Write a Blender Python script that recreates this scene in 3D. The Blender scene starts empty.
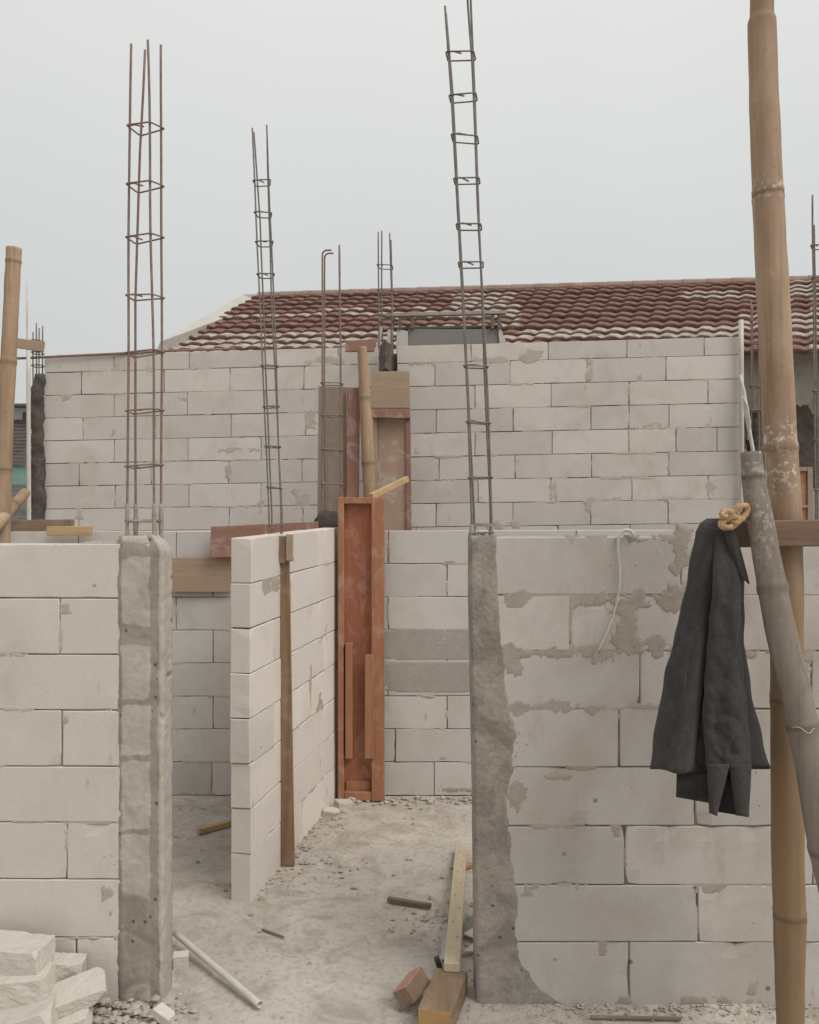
import bpy, bmesh, math, random
from mathutils import Vector, Matrix, Euler, noise
R = math.radians
F = 850.0; H = 1.705; HY = 517.0; CX = 409.5
scene = bpy.context.scene
C = scene.collection

def P(px, py, Y):
    return Vector(((px - CX) * Y / F, Y, H - (py - HY) * Y / F))
def PX(px, Y): return (px - CX) * Y / F
def PZ(py, Y): return H - (py - HY) * Y / F
def ground_pt(px, py):
    Y = H * F / (py - HY)
    return Vector(((px - CX) * Y / F, Y, 0.0))

# ------------------------------------------------------------------ materials
def mat(name):
    m = bpy.data.materials.new(name); m.use_nodes = True
    nt = m.node_tree; nt.nodes.clear()
    out = nt.nodes.new('ShaderNodeOutputMaterial'); b = nt.nodes.new('ShaderNodeBsdfPrincipled')
    nt.links.new(b.outputs[0], out.inputs[0])
    b.inputs['Specular IOR Level'].default_value = 0.25
    return m, nt, b
class G:
    """tiny node-graph writer"""
    def __init__(s, nt): s.nt = nt; s.obj = None
    def n(s, t, **kw):
        x = s.nt.nodes.new(t)
        for k, v in kw.items(): setattr(x, k, v)
        return x
    def link(s, a, b): s.nt.links.new(a, b)
    def coord(s, scale=(1, 1, 1), rot=(0, 0, 0)):
        if s.obj is None: s.obj = s.n('ShaderNodeTexCoord').outputs['Object']
        m = s.n('ShaderNodeMapping'); m.inputs['Scale'].default_value = scale; m.inputs['Rotation'].default_value = rot
        s.link(s.obj, m.inputs[0]); return m.outputs[0]
    def noise(s, sc, detail=5, rough=.6, scale=(1, 1, 1), dist=0):
        t = s.n('ShaderNodeTexNoise'); t.inputs['Scale'].default_value = sc; t.inputs['Detail'].default_value = detail
        t.inputs['Roughness'].default_value = rough; t.inputs['Distortion'].default_value = dist
        s.link(s.coord(scale), t.inputs['Vector']); return t.outputs['Fac']
    def voro(s, sc, scale=(1, 1, 1), feature='F1'):
        t = s.n('ShaderNodeTexVoronoi', feature=feature); t.inputs['Scale'].default_value = sc
        s.link(s.coord(scale), t.inputs['Vector']); return t.outputs['Distance']
    def ramp(s, fac, a, b, c0=0.0, c1=1.0):
        r = s.n('ShaderNodeMapRange'); r.inputs[1].default_value = a; r.inputs[2].default_value = b
        r.inputs[3].default_value = c0; r.inputs[4].default_value = c1
        s.link(fac, r.inputs[0]); return r.outputs[0]
    def math(s, op, a, b):
        m = s.n('ShaderNodeMath', operation=op)
        for i, v in enumerate((a, b)):
            if isinstance(v, (int, float)): m.inputs[i].default_value = v
            else: s.link(v, m.inputs[i])
        return m.outputs[0]
    def mix(s, fac, a, b, mode='MIX'):
        m = s.n('ShaderNodeMix', data_type='RGBA', blend_type=mode)
        if isinstance(fac, (int, float)): m.inputs[0].default_value = fac
        else: s.link(fac, m.inputs[0])
        for i, v in ((6, a), (7, b)):
            if isinstance(v, tuple): m.inputs[i].default_value = (*v, 1)
            else: s.link(v, m.inputs[i])
        return m.outputs[2]
    def island(s): return s.n('ShaderNodeNewGeometry').outputs['Random Per Island']
    def attr(s, name): return s.n('ShaderNodeAttribute', attribute_name=name).outputs['Fac']
    def bump(s, b, h, strength=.3, dist=.01):
        x = s.n('ShaderNodeBump'); x.inputs['Strength'].default_value = strength; x.inputs['Distance'].default_value = dist
        s.link(h, x.inputs['Height']); s.link(x.outputs[0], b.inputs['Normal'])
def mul(c, k): return tuple(v * k for v in c)

def make_aac(name, base, dirt=.5, pits=True, var=.10):
    m, nt, b = mat(name); g = G(nt)
    col = g.mix(g.island(), mul(base, 1 - var), mul(base, 1 + var * .6))
    stain = (base[0] * .74, base[1] * .70, base[2] * .64)
    n1 = g.noise(2.3, 6, .62, dist=.5)
    col = g.mix(g.ramp(n1, .48, .72, 0, dirt), col, stain)
    n2 = g.noise(7, 7, .7, scale=(1, 1, .35))
    col = g.mix(g.ramp(n2, .56, .70, 0, dirt * .55), col, mul(stain, .88))
    n5 = g.noise(5, 4, .5, scale=(1, 1, 1))
    col = g.mix(g.ramp(n5, .58, .75, 0, .28), col, mul(base, 1.14))
    n3 = g.noise(60, 3, .6)
    col = g.mix(g.ramp(n3, .35, .7, .0, .10), col, mul(base, .62))
    vs_ = g.voro(4.2, scale=(2.6, 2.6, .8)); sc_ = g.math('MULTIPLY', g.ramp(vs_, .05, .12, 1, 0), g.ramp(g.noise(2.7, 3, .6), .50, .56, 0, 1))
    col = g.mix(g.math('MULTIPLY', sc_, .55), col, mul(stain, .72))
    h = g.noise(160, 3, .7)
    hh = g.math('ADD', h, g.math('MULTIPLY', n2, 1.2))
    if pits:
        v = g.voro(6.5); p = g.ramp(v, .045, .085, 1, 0)
        gate = g.ramp(g.noise(3.1, 2, .5), .40, .48, 0, 1)
        p = g.math('MULTIPLY', p, gate)
        v2 = g.voro(17, scale=(1, 1, 1.4)); p2 = g.ramp(v2, .03, .09, 1, 0)
        gate2 = g.ramp(g.noise(1.9, 3, .5), .55, .62, 0, 1)
        p2 = g.math('MULTIPLY', p2, gate2)
        pp = g.math('MAXIMUM', p, p2)
        col = g.mix(g.math('MULTIPLY', pp, .8), col, (.10, .085, .07))
        hh = g.math('SUBTRACT', hh, g.math('MULTIPLY', pp, 2.5))
    g.link(col, b.inputs['Base Color']); b.inputs['Roughness'].default_value = .93
    g.bump(b, hh, .30, .004)
    return m
AAC = {}
AAC['left'] = make_aac('aac_near_left', (.575, .525, .478), .50)
AAC['right'] = make_aac('aac_near_right', (.495, .460, .425), .75)
AAC['mid'] = make_aac('aac_middle', (.545, .512, .478), .50, pits=False)
AAC['back'] = make_aac('aac_back', (.565, .52, .482), .50, pits=False)
AAC['cross'] = make_aac('aac_cross', (.655, .60, .545), .42)
AAC['grey'] = make_aac('aac_dusty_grey', (.27, .248, .222), .5, pits=False)

def make_rough(name, a, b_, sc=5, bump=.6, pit=True, thr=(.42, .62)):
    m, nt, b = mat(name); g = G(nt)
    n1 = g.noise(sc, 8, .68, dist=.8)
    col = g.mix(g.ramp(n1, thr[0], thr[1]), a, b_)
    n2 = g.noise(sc * 9, 6, .7)
    col = g.mix(g.ramp(n2, .35, .7, 0, .35), col, mul(b_, .75))
    h = g.math('ADD', n2, g.math('MULTIPLY', g.noise(90, 4, .7), .6))
    if pit:
        p = g.math('MULTIPLY', g.ramp(g.voro(21), .05, .13, 1, 0), g.ramp(g.noise(3.7, 3, .6), .50, .57, 0, 1))
        col = g.mix(g.math('MULTIPLY', p, .75), col, (.07, .06, .05))
        h = g.math('SUBTRACT', h, g.math('MULTIPLY', p, 2))
    g.link(col, b.inputs['Base Color']); b.inputs['Roughness'].default_value = .95
    g.bump(b, h, bump, .008); return m
M_COLL = make_rough('column_mortar_left', (.47, .415, .35), (.28, .24, .195), 5.5, .8, thr=(.50, .565))
M_COLR = make_rough('column_mortar_right', (.36, .322, .28), (.24, .212, .18), 6, .75, thr=(.44,.60))
M_MORT = make_rough('mortar', (.385, .338, .29), (.335, .292, .25), 9, .35, pit=False)
M_MORTB = make_rough('mortar_back', (.47, .42, .365), (.41, .365, .315), 9, .35, pit=False)
M_MORTL = make_rough('mortar_pale', (.44, .388, .328), (.37, .325, .272), 9, .35, pit=False)
M_JOINT = make_rough('joint_mortar', (.34, .295, .245), (.135, .112, .09), 3.2, .3, pit=False, thr=(.42, .56))
M_DARK = make_rough('dark_mortar', (.12, .105, .09), (.065, .055, .047), 8, .8, pit=False)
M_RUB = make_rough('rubble', (.50, .45, .385), (.36, .315, .26), 9, .6, pit=False)
M_HWALL = make_rough('house_wall', (.42, .395, .35), (.30, .275, .24), 2.2, .5, pit=False)
M_PLASTER = make_rough('pale_plaster', (.50, .475, .435), (.44, .415, .375), 1.2, .15, pit=False, thr=(.3, .8))
M_GREYP = make_rough('grey_plaster', (.235, .222, .21), (.20, .19, .178), 2, .15, pit=False, thr=(.3, .8))
M_WHITEB = make_aac('broken_aac', (.55, .505, .45), .45, pits=False, var=.08)

def make_floor():
    m, nt, b = mat('ground_concrete'); g = G(nt)
    base = (.505, .456, .40)
    n1 = g.noise(.9, 7, .62, dist=.6)
    col = g.mix(g.ramp(n1, .35, .68), mul(base, 1.10), mul(base, .80))
    n2 = g.noise(4.5, 8, .72, dist=1.2)
    col = g.mix(g.ramp(n2, .47, .62, 0, .7), col, (.30, .26, .212))
    n4 = g.noise(2.2, 5, .6)
    col = g.mix(g.ramp(n4, .56, .72, 0, .5), col, (.56, .51, .43))
    n3 = g.noise(38, 6, .75)
    col = g.mix(g.ramp(n3, .50, .66, 0, .65), col, (.29, .25, .20))
    sp = g.math('MULTIPLY', g.ramp(g.voro(26), .05, .16, 1, 0), g.ramp(g.noise(2.6, 5, .7), .52, .60, 0, 1))
    col = g.mix(g.math('MULTIPLY', sp, .6), col, (.13, .11, .09))
    g.link(col, b.inputs['Base Color']); b.inputs['Roughness'].default_value = .9
    h = g.math('ADD', g.math('MULTIPLY', n2, 1.5), n3)
    g.bump(b, h, .55, .012); return m
M_FLOOR = make_floor()

def make_wood(name, a, b_, axis=2, rough=.75, sc=14, dirt=None, dfac=.5):
    m, nt, b = mat(name); g = G(nt)
    s = [1, 1, 1]; s[axis] = .06
    n1 = g.noise(sc, 7, .65, scale=tuple(s), dist=.6)
    col = g.mix(g.ramp(n1, .34, .66), a, b_)
    n2 = g.noise(sc * 6, 4, .6, scale=tuple(s))
    col = g.mix(g.ramp(n2, .5, .72, 0, .35), col, mul(b_, .6))
    if dirt:
        n3 = g.noise(6, 7, .7, dist=1)
        col = g.mix(g.ramp(n3, .50, .62, 0, dfac), col, dirt)
    g.link(col, b.inputs['Base Color']); b.inputs['Roughness'].default_value = rough
    g.bump(b, g.math('ADD', n1, n2), .25, .003); return m
W_BROWN = make_wood('wood_brown_post', (.30, .195, .115), (.19, .118, .068), 2, dirt=(.36, .30, .23), dfac=.35)
W_BEAM = make_wood('wood_beam_dark', (.22, .145, .10), (.145, .092, .064), 0, dirt=(.24, .19, .15), dfac=.3)
W_FRAME = make_wood('wood_orange_frame', (.385, .18, .10), (.295, .13, .07), 2, dirt=(.42, .28, .20), dfac=.6)
W_PANEL = make_wood('wood_red_panel', (.375, .150, .085), (.29, .112, .062), 2, dirt=(.43, .25, .18), dfac=.6)
W_BATTEN = make_wood('wood_orange_batten', (.37, .185, .10), (.28, .13, .07), 2)
W_TAN = make_wood('plywood_tan', (.375, .275, .195), (.32, .23, .16), 0, dirt=(.29, .225, .17))
W_TANV = make_wood('plywood_tan_vertical', (.37, .27, .205), (.33, .215, .16), 2, dirt=(.42, .37, .32), dfac=.85)
W_RED = make_wood('plywood_reddish', (.315, .175, .13), (.24, .13, .095), 0, dirt=(.42, .34, .28), dfac=.55)
W_REDV = make_wood('plywood_reddish_vertical', (.31, .165, .125), (.23, .115, .085), 2, dirt=(.42, .33, .28), dfac=.55)
W_GREY = make_wood('plywood_grey', (.315, .258, .205), (.255, .205, .16), 2, dirt=(.22, .175, .14))
W_PALE = make_wood('timber_pale', (.50, .42, .29), (.43, .35, .235), 1, dirt=(.38, .33, .26), dfac=.4)
W_PALEX = make_wood('timber_yellow', (.52, .37, .20), (.40, .27, .14), 0)
W_OLD = make_wood('timber_old', (.27, .19, .13), (.17, .115, .078), 0, dirt=(.3, .25, .2))
W_OLDY = make_wood('timber_dirty', (.25, .175, .115), (.17, .115, .072), 1, dirt=(.31, .26, .205), dfac=.6)
W_PINK = make_wood('timber_pink', (.44, .245, .18), (.34, .18, .13), 1)
W_END = make_wood('timber_end_orange', (.43, .26, .115), (.33, .185, .08), 0)
W_STICK = make_wood('stick_grey', (.20, .165, .125), (.14, .115, .085), 0)

def make_bamboo(name, a, b_, patch, grey=None):
    m, nt, b = mat(name); g = G(nt)
    n1 = g.noise(22, 6, .6, scale=(1, 1, .05), dist=.3)
    col = g.mix(g.ramp(n1, .35, .65), a, b_)
    n2 = g.noise(3.2, 6, .65, scale=(1, 1, .35))
    col = g.mix(g.ramp(n2, .44, .62, 0, .85), col, patch)
    n6 = g.noise(60, 5, .65, scale=(1, 1, .02)); col = g.mix(g.ramp(n6, .52, .66, 0, .5), col, mul(patch, .72))
    n7 = g.noise(11, 6, .7, dist=.8); col = g.mix(g.ramp(n7, .60, .70, 0, .35), col, mul(a, 1.25))
    n3 = g.noise(34, 4, .7)
    col = g.mix(g.ramp(n3, .60, .70, 0, .35), col, mul(patch, .6))
    if grey:
        n4 = g.noise(48, 6, .75); n5 = g.attr('crust')
        col = g.mix(g.math('MULTIPLY', g.ramp(n4, .53, .58, 0, 1), n5), col, grey)
    col = g.mix(g.attr('brown'), col, (.21, .135, .068))
    col = g.mix(g.attr('mark'), col, mul(patch, .55))
    g.link(col, b.inputs['Base Color']); b.inputs['Roughness'].default_value = .72
    g.bump(b, g.math('ADD', n1, n3), .2, .003); return m
B_POLE = make_bamboo('bamboo_tan', (.43, .305, .212), (.33, .232, .158), (.25, .168, .11), grey=(.58, .52, .43))
B_GOLD = make_bamboo('bamboo_gold', (.44, .31, .205), (.36, .25, .16), (.25, .165, .105))
B_GREY = make_bamboo('bamboo_grey', (.265, .225, .19), (.20, .167, .138), (.155, .125, .10), grey=(.35, .315, .27))

def make_simple(name, c, rough=.6, var=.2, sc=20, metal=0, c2=None, spec=.3, bump=0):
    m, nt, b = mat(name); g = G(nt)
    n = g.noise(sc, 6, .65)
    g.link(g.mix(g.ramp(n, .35, .65), c, c2 or mul(c, 1 - var)), b.inputs['Base Color'])
    b.inputs['Roughness'].default_value = rough; b.inputs['Metallic'].default_value = metal
    b.inputs['Specular IOR Level'].default_value = spec
    if bump: g.bump(b, g.noise(sc * 4, 4, .7), bump, .002)
    return m
M_RUST = make_simple('rebar_rust', (.27, .175, .145), .8, c2=(.17, .12, .105), sc=30, bump=.3)
M_STEEL = make_simple('rebar_grey', (.21, .185, .165), .75, c2=(.14, .118, .105), sc=30, bump=.3)
M_CRUST = make_simple('rebar_mortar', (.35, .315, .27), .9, c2=(.24, .21, .175), sc=40, bump=.5)
M_PVC = make_simple('pvc', (.56, .53, .48), .4, c2=(.48, .445, .395), sc=9)
M_CORD = make_simple('white_cord', (.60, .565, .52), .6)
M_PLASTIC = make_simple('plastic_sheet', (.55, .54, .51), .5)
M_GREEN = make_simple('green_card', (.20, .215, .17), .6)
M_DARKRUST = make_simple('dark_scrap', (.07, .055, .048), .7)
M_WALLPALE = make_simple('far_white_wall', (.55, .54, .52), .9, .1, 3)
M_TEAL = make_simple('far_teal_wall', (.20, .33, .28), .9, .15, 3)
M_FARROOF = make_simple('far_brown_roof', (.115, .095, .085), .9, .3, 6)
M_FARTILE = make_simple('far_grey_tile', (.13, .125, .12), .9, .35, 6)
M_GLASSD = make_simple('dark_window', (.08, .085, .09), .3, .2, 2)
M_STRING = make_simple('yellow_string', (.55, .47, .25), .8)
def make_cloth():
    m, nt, b = mat('black_cloth'); g = G(nt)
    n = g.noise(5, 6, .65, dist=.8)
    col = g.mix(g.ramp(n, .38, .66), (.042, .038, .036), (.064, .058, .053))
    n2 = g.noise(13, 7, .75, scale=(1, 1, .6), dist=1.6)
    col = g.mix(g.ramp(n2, .58, .70, 0, .55), col, (.12, .108, .096))
    w = g.noise(420, 2, .5)
    g.link(col, b.inputs['Base Color']); b.inputs['Roughness'].default_value = .9
    b.inputs['Sheen Weight'].default_value = .12
    g.bump(b, g.math('ADD', w, g.math('MULTIPLY', g.noise(14, 5, .6, scale=(1, 1, .7), dist=1.4), 3)), .7, .009); return m
M_CLOTH = make_cloth()
M_CLOTHD = make_simple('slit_shade_cloth', (.018, .016, .015), .95)  # same jacket cloth, darkened to paint the shade inside the cuff slit
M_TANCL = make_simple('tan_cloth', (.33, .175, .07), .9, c2=(.52, .38, .24), sc=70, bump=.5)

def make_tile():
    m, nt, b = mat('roof_tile'); g = G(nt)
    red = g.mix(g.ramp(g.noise(3, 5, .7), .35, .65), (.225, .128, .100), (.165, .092, .072))
    red = g.mix(g.ramp(g.noise(16, 6, .7), .50, .68, 0, .5), red, (.33, .225, .19))
    wht = g.mix(g.ramp(g.noise(9, 5, .7), .35, .7), (.50, .445, .395), (.37, .305, .262))
    fac = g.math('MULTIPLY', g.attr('pale'), g.ramp(g.noise(19, 6, .7, scale=(.6, 1, 1)), .40, .54, .12, 1))
    col = g.mix(fac, red, wht)
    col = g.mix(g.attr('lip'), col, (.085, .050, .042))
    g.link(col, b.inputs['Base Color']); b.inputs['Roughness'].default_value = .92
    b.inputs['Specular IOR Level'].default_value = .1
    g.bump(b, g.noise(60, 4, .7), .3, .004); return m
M_TILE = make_tile()

# ------------------------------------------------------------------ mesh helpers
class MB:
    def __init__(s): s.v = []; s.f = []; s.a = {}
    def setattr_(s, name, idx, val): s.a.setdefault(name, {})[idx] = val
    def hexa(s, pts):
        k = len(s.v); s.v += [Vector(p) for p in pts]
        s.f += [tuple(k + i for i in q) for q in ((0, 3, 2, 1), (4, 5, 6, 7), (0, 1, 5, 4), (1, 2, 6, 5), (2, 3, 7, 6), (3, 0, 4, 7))]
    def box(s, lo, hi, mtx=None):
        x0, y0, z0 = lo; x1, y1, z1 = hi
        p = [Vector(q) for q in ((x0, y0, z0), (x1, y0, z0), (x1, y1, z0), (x0, y1, z0), (x0, y0, z1), (x1, y0, z1), (x1, y1, z1), (x0, y1, z1))]
        if mtx is not None: p = [mtx @ q for q in p]
        s.hexa(p)
    def bar(s, a, b, w, h, up=Vector((0, 0, 1))):
        a = Vector(a); b = Vector(b); d = (b - a).normalized()
        u = up.cross(d)
        if u.length < 1e-4: u = Vector((1, 0, 0)).cross(d)
        u.normalize(); t = d.cross(u).normalized()
        u *= w / 2; t *= h / 2
        s.hexa([a - u - t, a + u - t, b + u - t, b - u - t, a - u + t, a + u + t, b + u + t, b - u + t])
    def tube(s, pts, rad, seg=10, cap=True, marks=None, attr='mark', jit=0, closed=False):
        pts = [Vector(p) for p in pts]; n = len(pts)
        if isinstance(rad, (int, float)): rad = [rad] * n
        k0 = len(s.v); prev = None
        for i, p in enumerate(pts):
            if closed: d = pts[(i + 1) % n] - pts[i - 1]
            else: d = pts[min(i + 1, n - 1)] - pts[max(i - 1, 0)]
            d.normalize()
            if prev is None:
                u = Vector((0, 1, 0)) if abs(d.y) < .9 else Vector((1, 0, 0))
            else: u = prev
            u = (u - d * u.dot(d)).normalized(); w = d.cross(u); prev = u
            for j in range(seg):
                t = 2 * math.pi * j / seg
                r = rad[i] * (1 + (jit * noise.noise(p * 9 + Vector((math.cos(t), math.sin(t), 0)) * .8) if jit else 0))
                s.v.append(p + (u * math.cos(t) + w * math.sin(t)) * r)
                if marks: s.setattr_(attr, len(s.v) - 1, marks[i])
        rings = n if closed else n - 1
        for i in range(rings):
            for j in range(seg):
                a = k0 + i * seg + j; b = k0 + i * seg + (j + 1) % seg
                i2 = (i + 1) % n
                c = k0 + i2 * seg + (j + 1) % seg; d = k0 + i2 * seg + j
                s.f.append((a, b, c, d))
        if cap and not closed:
            s.f.append(tuple(k0 + j for j in range(seg))[::-1]); s.f.append(tuple(k0 + (n - 1) * seg + j for j in range(seg)))
    def grid(s, fn, nu, nv, keep=None):
        k = len(s.v)
        ok = []
        for j in range(nv + 1):
            for i in range(nu + 1):
                r = fn(i / nu, j / nv)
                if isinstance(r, tuple): s.v.append(r[0]); ok.append(r[1])
                else: s.v.append(r); ok.append(True)
        for j in range(nv):
            for i in range(nu):
                q = (j * (nu + 1) + i, j * (nu + 1) + i + 1, (j + 1) * (nu + 1) + i + 1, (j + 1) * (nu + 1) + i)
                if any(ok[t] for t in q): s.f.append(tuple(k + t for t in q))
    def build(s, name, m, parent=None, smooth=False, bevel=0, origin=None, solid=0, segs=1):
        o0 = Vector(origin) if origin is not None else Vector((0, 0, 0))
        me = bpy.data.meshes.new(name); me.from_pydata([v - o0 for v in s.v], [], s.f)
        for an, d in s.a.items():
            at = me.attributes.new(an, 'FLOAT', 'POINT')
            for i, val in d.items(): at.data[i].value = val
        bm = bmesh.new(); bm.from_mesh(me); bmesh.ops.recalc_face_normals(bm, faces=bm.faces); bm.to_mesh(me); bm.free()
        me.materials.append(m)
        if smooth:
            for p in me.polygons: p.use_smooth = True
        o = bpy.data.objects.new(name, me); C.objects.link(o); o.location = o0
        if parent is not None:
            o.parent = parent; pl = Vector((0, 0, 0)); q = parent
            while q is not None: pl = pl + q.location; q = q.parent
            o.location = o0 - pl
        if solid:
            md = o.modifiers.new('solid', 'SOLIDIFY'); md.thickness = solid; md.offset = 0
        if bevel:
            md = o.modifiers.new('bevel', 'BEVEL'); md.width = bevel; md.segments = segs; md.limit_method = 'ANGLE'; md.angle_limit = R(40)
        return o
def tag(o, label=None, cat=None, group=None, kind=None):
    if label: o['label'] = label
    if cat: o['category'] = cat
    if group: o['group'] = group
    if kind: o['kind'] = kind
    return o
def thing(name, loc, label, cat, group=None):
    o = bpy.data.objects.new(name, None); C.objects.link(o); o.location = loc; o.empty_display_size = .1
    return tag(o, label, cat, group)

# ------------------------------------------------------------------ ground
def axis_pts(lo, hi, fine, far, grow=1.6):
    a = []; x = lo
    while x < hi: a.append(x); x += fine
    a.append(hi); st = fine
    x = hi
    while x < far: st *= grow; x += st; a.append(x)
    st = fine; x = lo; pre = []
    while x > -far: st *= grow; x -= st; pre.append(x)
    return pre[::-1] + a
gm = MB(); xs = axis_pts(-1.9, 2.0, .035, 400); ys = axis_pts(2.3, 5.6, .035, 400)
for y in ys:
    for x in xs:
        z = 0
        if abs(x) < 4 and 1 < y < 8:
            z = .010 * noise.noise(Vector((x * 1.7, y * 1.7, 0))) + .0035 * noise.noise(Vector((x * 9, y * 9, 2)))
        gm.v.append(Vector((x, y, z - .004)))
nx = len(xs)
for j in range(len(ys) - 1):
    for i in range(nx - 1):
        gm.f.append((j * nx + i, j * nx + i + 1, (j + 1) * nx + i + 1, (j + 1) * nx + i))
tag(gm.build('ground', M_FLOOR, smooth=True), kind='structure')

# ------------------------------------------------------------------ block walls
def wall(name, label, A, B, tops, courses, m, thick=.10, gap=.004, chip=.010, bevel=.003, seed=1,
         mats=None, face_jit=.003, end_jit=(0, 0), extra_z=0.0, group=None):
    """A, B: ends of the front face on the ground; tops: list of (zA, zB) course boundaries from top to bottom;
    courses: per course list of joint positions as distance along the wall"""
    rnd = random.Random(seed)
    A = Vector((A[0], A[1], 0)); B = Vector((B[0], B[1], 0)); L = (B - A).length
    d = (B - A) / L; n = Vector((d.y, -d.x, 0))      # n points towards the viewer side (-Y for +X walls)
    t = thing(name, A.lerp(B, .5), label, 'wall', group)
    blocks = MB(); alt = MB()
    def z_at(k, s): return tops[k][0] + (tops[k][1] - tops[k][0]) * s / L
    for k in range(len(tops) - 1):
        js = [0 - rnd.uniform(0, end_jit[0])] + [j for j in courses[k] if .01 < j < L - .01] + [L + rnd.uniform(0, end_jit[1])]
        for i in range(len(js) - 1):
            g = gap * rnd.uniform(.55, 1.25)
            s0 = js[i] + g / 2; s1 = js[i + 1] - g / 2
            fj = rnd.uniform(0, face_jit); tilt = rnd.uniform(-1, 1) * face_jit * .5
            gt = gap * rnd.uniform(.5, 1.2) / 2; gb = gap * rnd.uniform(.5, 1.2) / 2
            pts = []
            for top in (0, 1):
                for (s_, dep) in ((s0, 0), (s1, 0), (s1, 1), (s0, 1)):
                    z = z_at(k + 1, s_) + gb if not top else z_at(k, s_) - (gt if k else 0)
                    off = -thick if dep else fj + (tilt if s_ == s1 else -tilt)
                    q = A + d * s_ + n * off + Vector((0, 0, z))
                    q += Vector((rnd.uniform(-1, 1), 0, rnd.uniform(-1, 1))) * .0012
                    pts.append(q)
            mb = blocks
            if mats and (k in mats): mb = alt
            # front face subdivided for wavy, chipped edges
            nu = max(2, int((s1 - s0) / .05)); nv = 4
            k0 = len(mb.v)
            p = pts
            for dep in (0, 1):
                for jv in range(nv + 1):
                    for iu in range(nu + 1):
                        u = iu / nu; v = jv / nv
                        a, b, c, e = (p[0], p[1], p[5], p[4]) if dep == 0 else (p[3], p[2], p[6], p[7])
                        q = a.lerp(b, u).lerp(e.lerp(c, u), v)
                        edge = (iu in (0, nu)) + (jv in (0, nv))
                        if dep == 0 and edge:
                            r = noise.noise(q * 14 + Vector((seed, 0, 0)))
                            r2 = rnd.random()
                            if edge == 2 and r2 < .30: amt = chip * rnd.uniform(.4, 1.2)
                            elif r2 < .06: amt = chip * rnd.uniform(.4, .9)
                            else: amt = max(0, r) * chip * .35
                            cen = (a + b + c + e) / 4
                            q = q + (cen - q).normalized() * amt * .8 - n * amt * .7
                        mb.v.append(q)
            W = nu + 1; N = W * (nv + 1)
            for jv in range(nv):
                for iu in range(nu):
                    q = jv * W + iu
                    mb.f.append((k0 + q, k0 + q + 1, k0 + q + W + 1, k0 + q + W))
                    mb.f.append((k0 + N + q, k0 + N + q + W, k0 + N + q + W + 1, k0 + N + q + 1))
            for iu in range(nu):
                for row in (0, nv):
                    q = row * W + iu
                    mb.f.append((k0 + q, k0 + N + q, k0 + N + q + 1, k0 + q + 1))
            for jv in range(nv):
                for c_ in (0, nu):
                    q = jv * W + c_
                    mb.f.append((k0 + q, k0 + q + W, k0 + N + q + W, k0 + N + q))
    blocks.build('block_courses', m, t, bevel=bevel)
    if alt.f: tag(alt.build('block_courses', mats['m'], t, bevel=bevel), 'courses smeared grey with old mortar')
    core = MB(); ins = .006
    z0a, z0b = tops[-1]; z1a, z1b = tops[0]
    q = []
    for (za, zb) in ((z0a, z0b), (z1a - .012, z1b - .012)):
        for (s_, off) in ((ins, -ins), (L - ins, -ins), (L - ins, -thick + ins), (ins, -thick + ins)):
            q.append(A + d * s_ + n * off + Vector((0, 0, za if s_ < L / 2 else zb)))
    core.hexa(q); core.build('mortar_joints', M_JOINT, t)
    return t, A, d, n, L, z_at, tops[:9], courses[:8]

def smears(t, A, d, n, specs, m=M_MORT, seed=0, label=None, name='mortar_smear', full=False):
    """thin mortar daubs standing 1-3 mm proud of a wall; specs: (s, z, w, h, thickness)"""
    mb = MB()
    for q, (s, z, w, h, th) in enumerate(specs):
        nu = max(5, int(w / .008)); nv = max(5, int(h / .008)); nu = min(nu, 90); nv = min(nv, 90)
        def fn(u, v):
            a = (u - .5) * 2; b = (v - .5) * 2
            p = Vector((s + a * w / 2, z + b * h / 2, seed * 3.1 + q * 7.7))
            r = max(abs(a), abs(b)) ** 3 * .5 + (a * a + b * b) * .55
            hgt = (1 - r * 1.25 + 1.5 * noise.noise(p * 13) + .8 * noise.noise(p * 42) + .3 * noise.noise(p * 110) - .30) if not full else 1 - r ** 9 * .6 + .25 * noise.noise(p * 9)
            off = min(1, hgt * 2.5) * th * .45 + .0004 * noise.noise(p * 120) + .0006
            if hgt < 0: off = -.004
            pos = A + d * p.x + n * off + Vector((0, 0, p.y))
            return (pos, hgt > 0)
        mb.grid(fn, nu, nv)
    o = mb.build(name, m, t, smooth=True)
    if label: o['label'] = label
    return o

def even(L, off, step=.6):
    a = []; x = off
    while x < L: a.append(x); x += step
    return a

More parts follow.
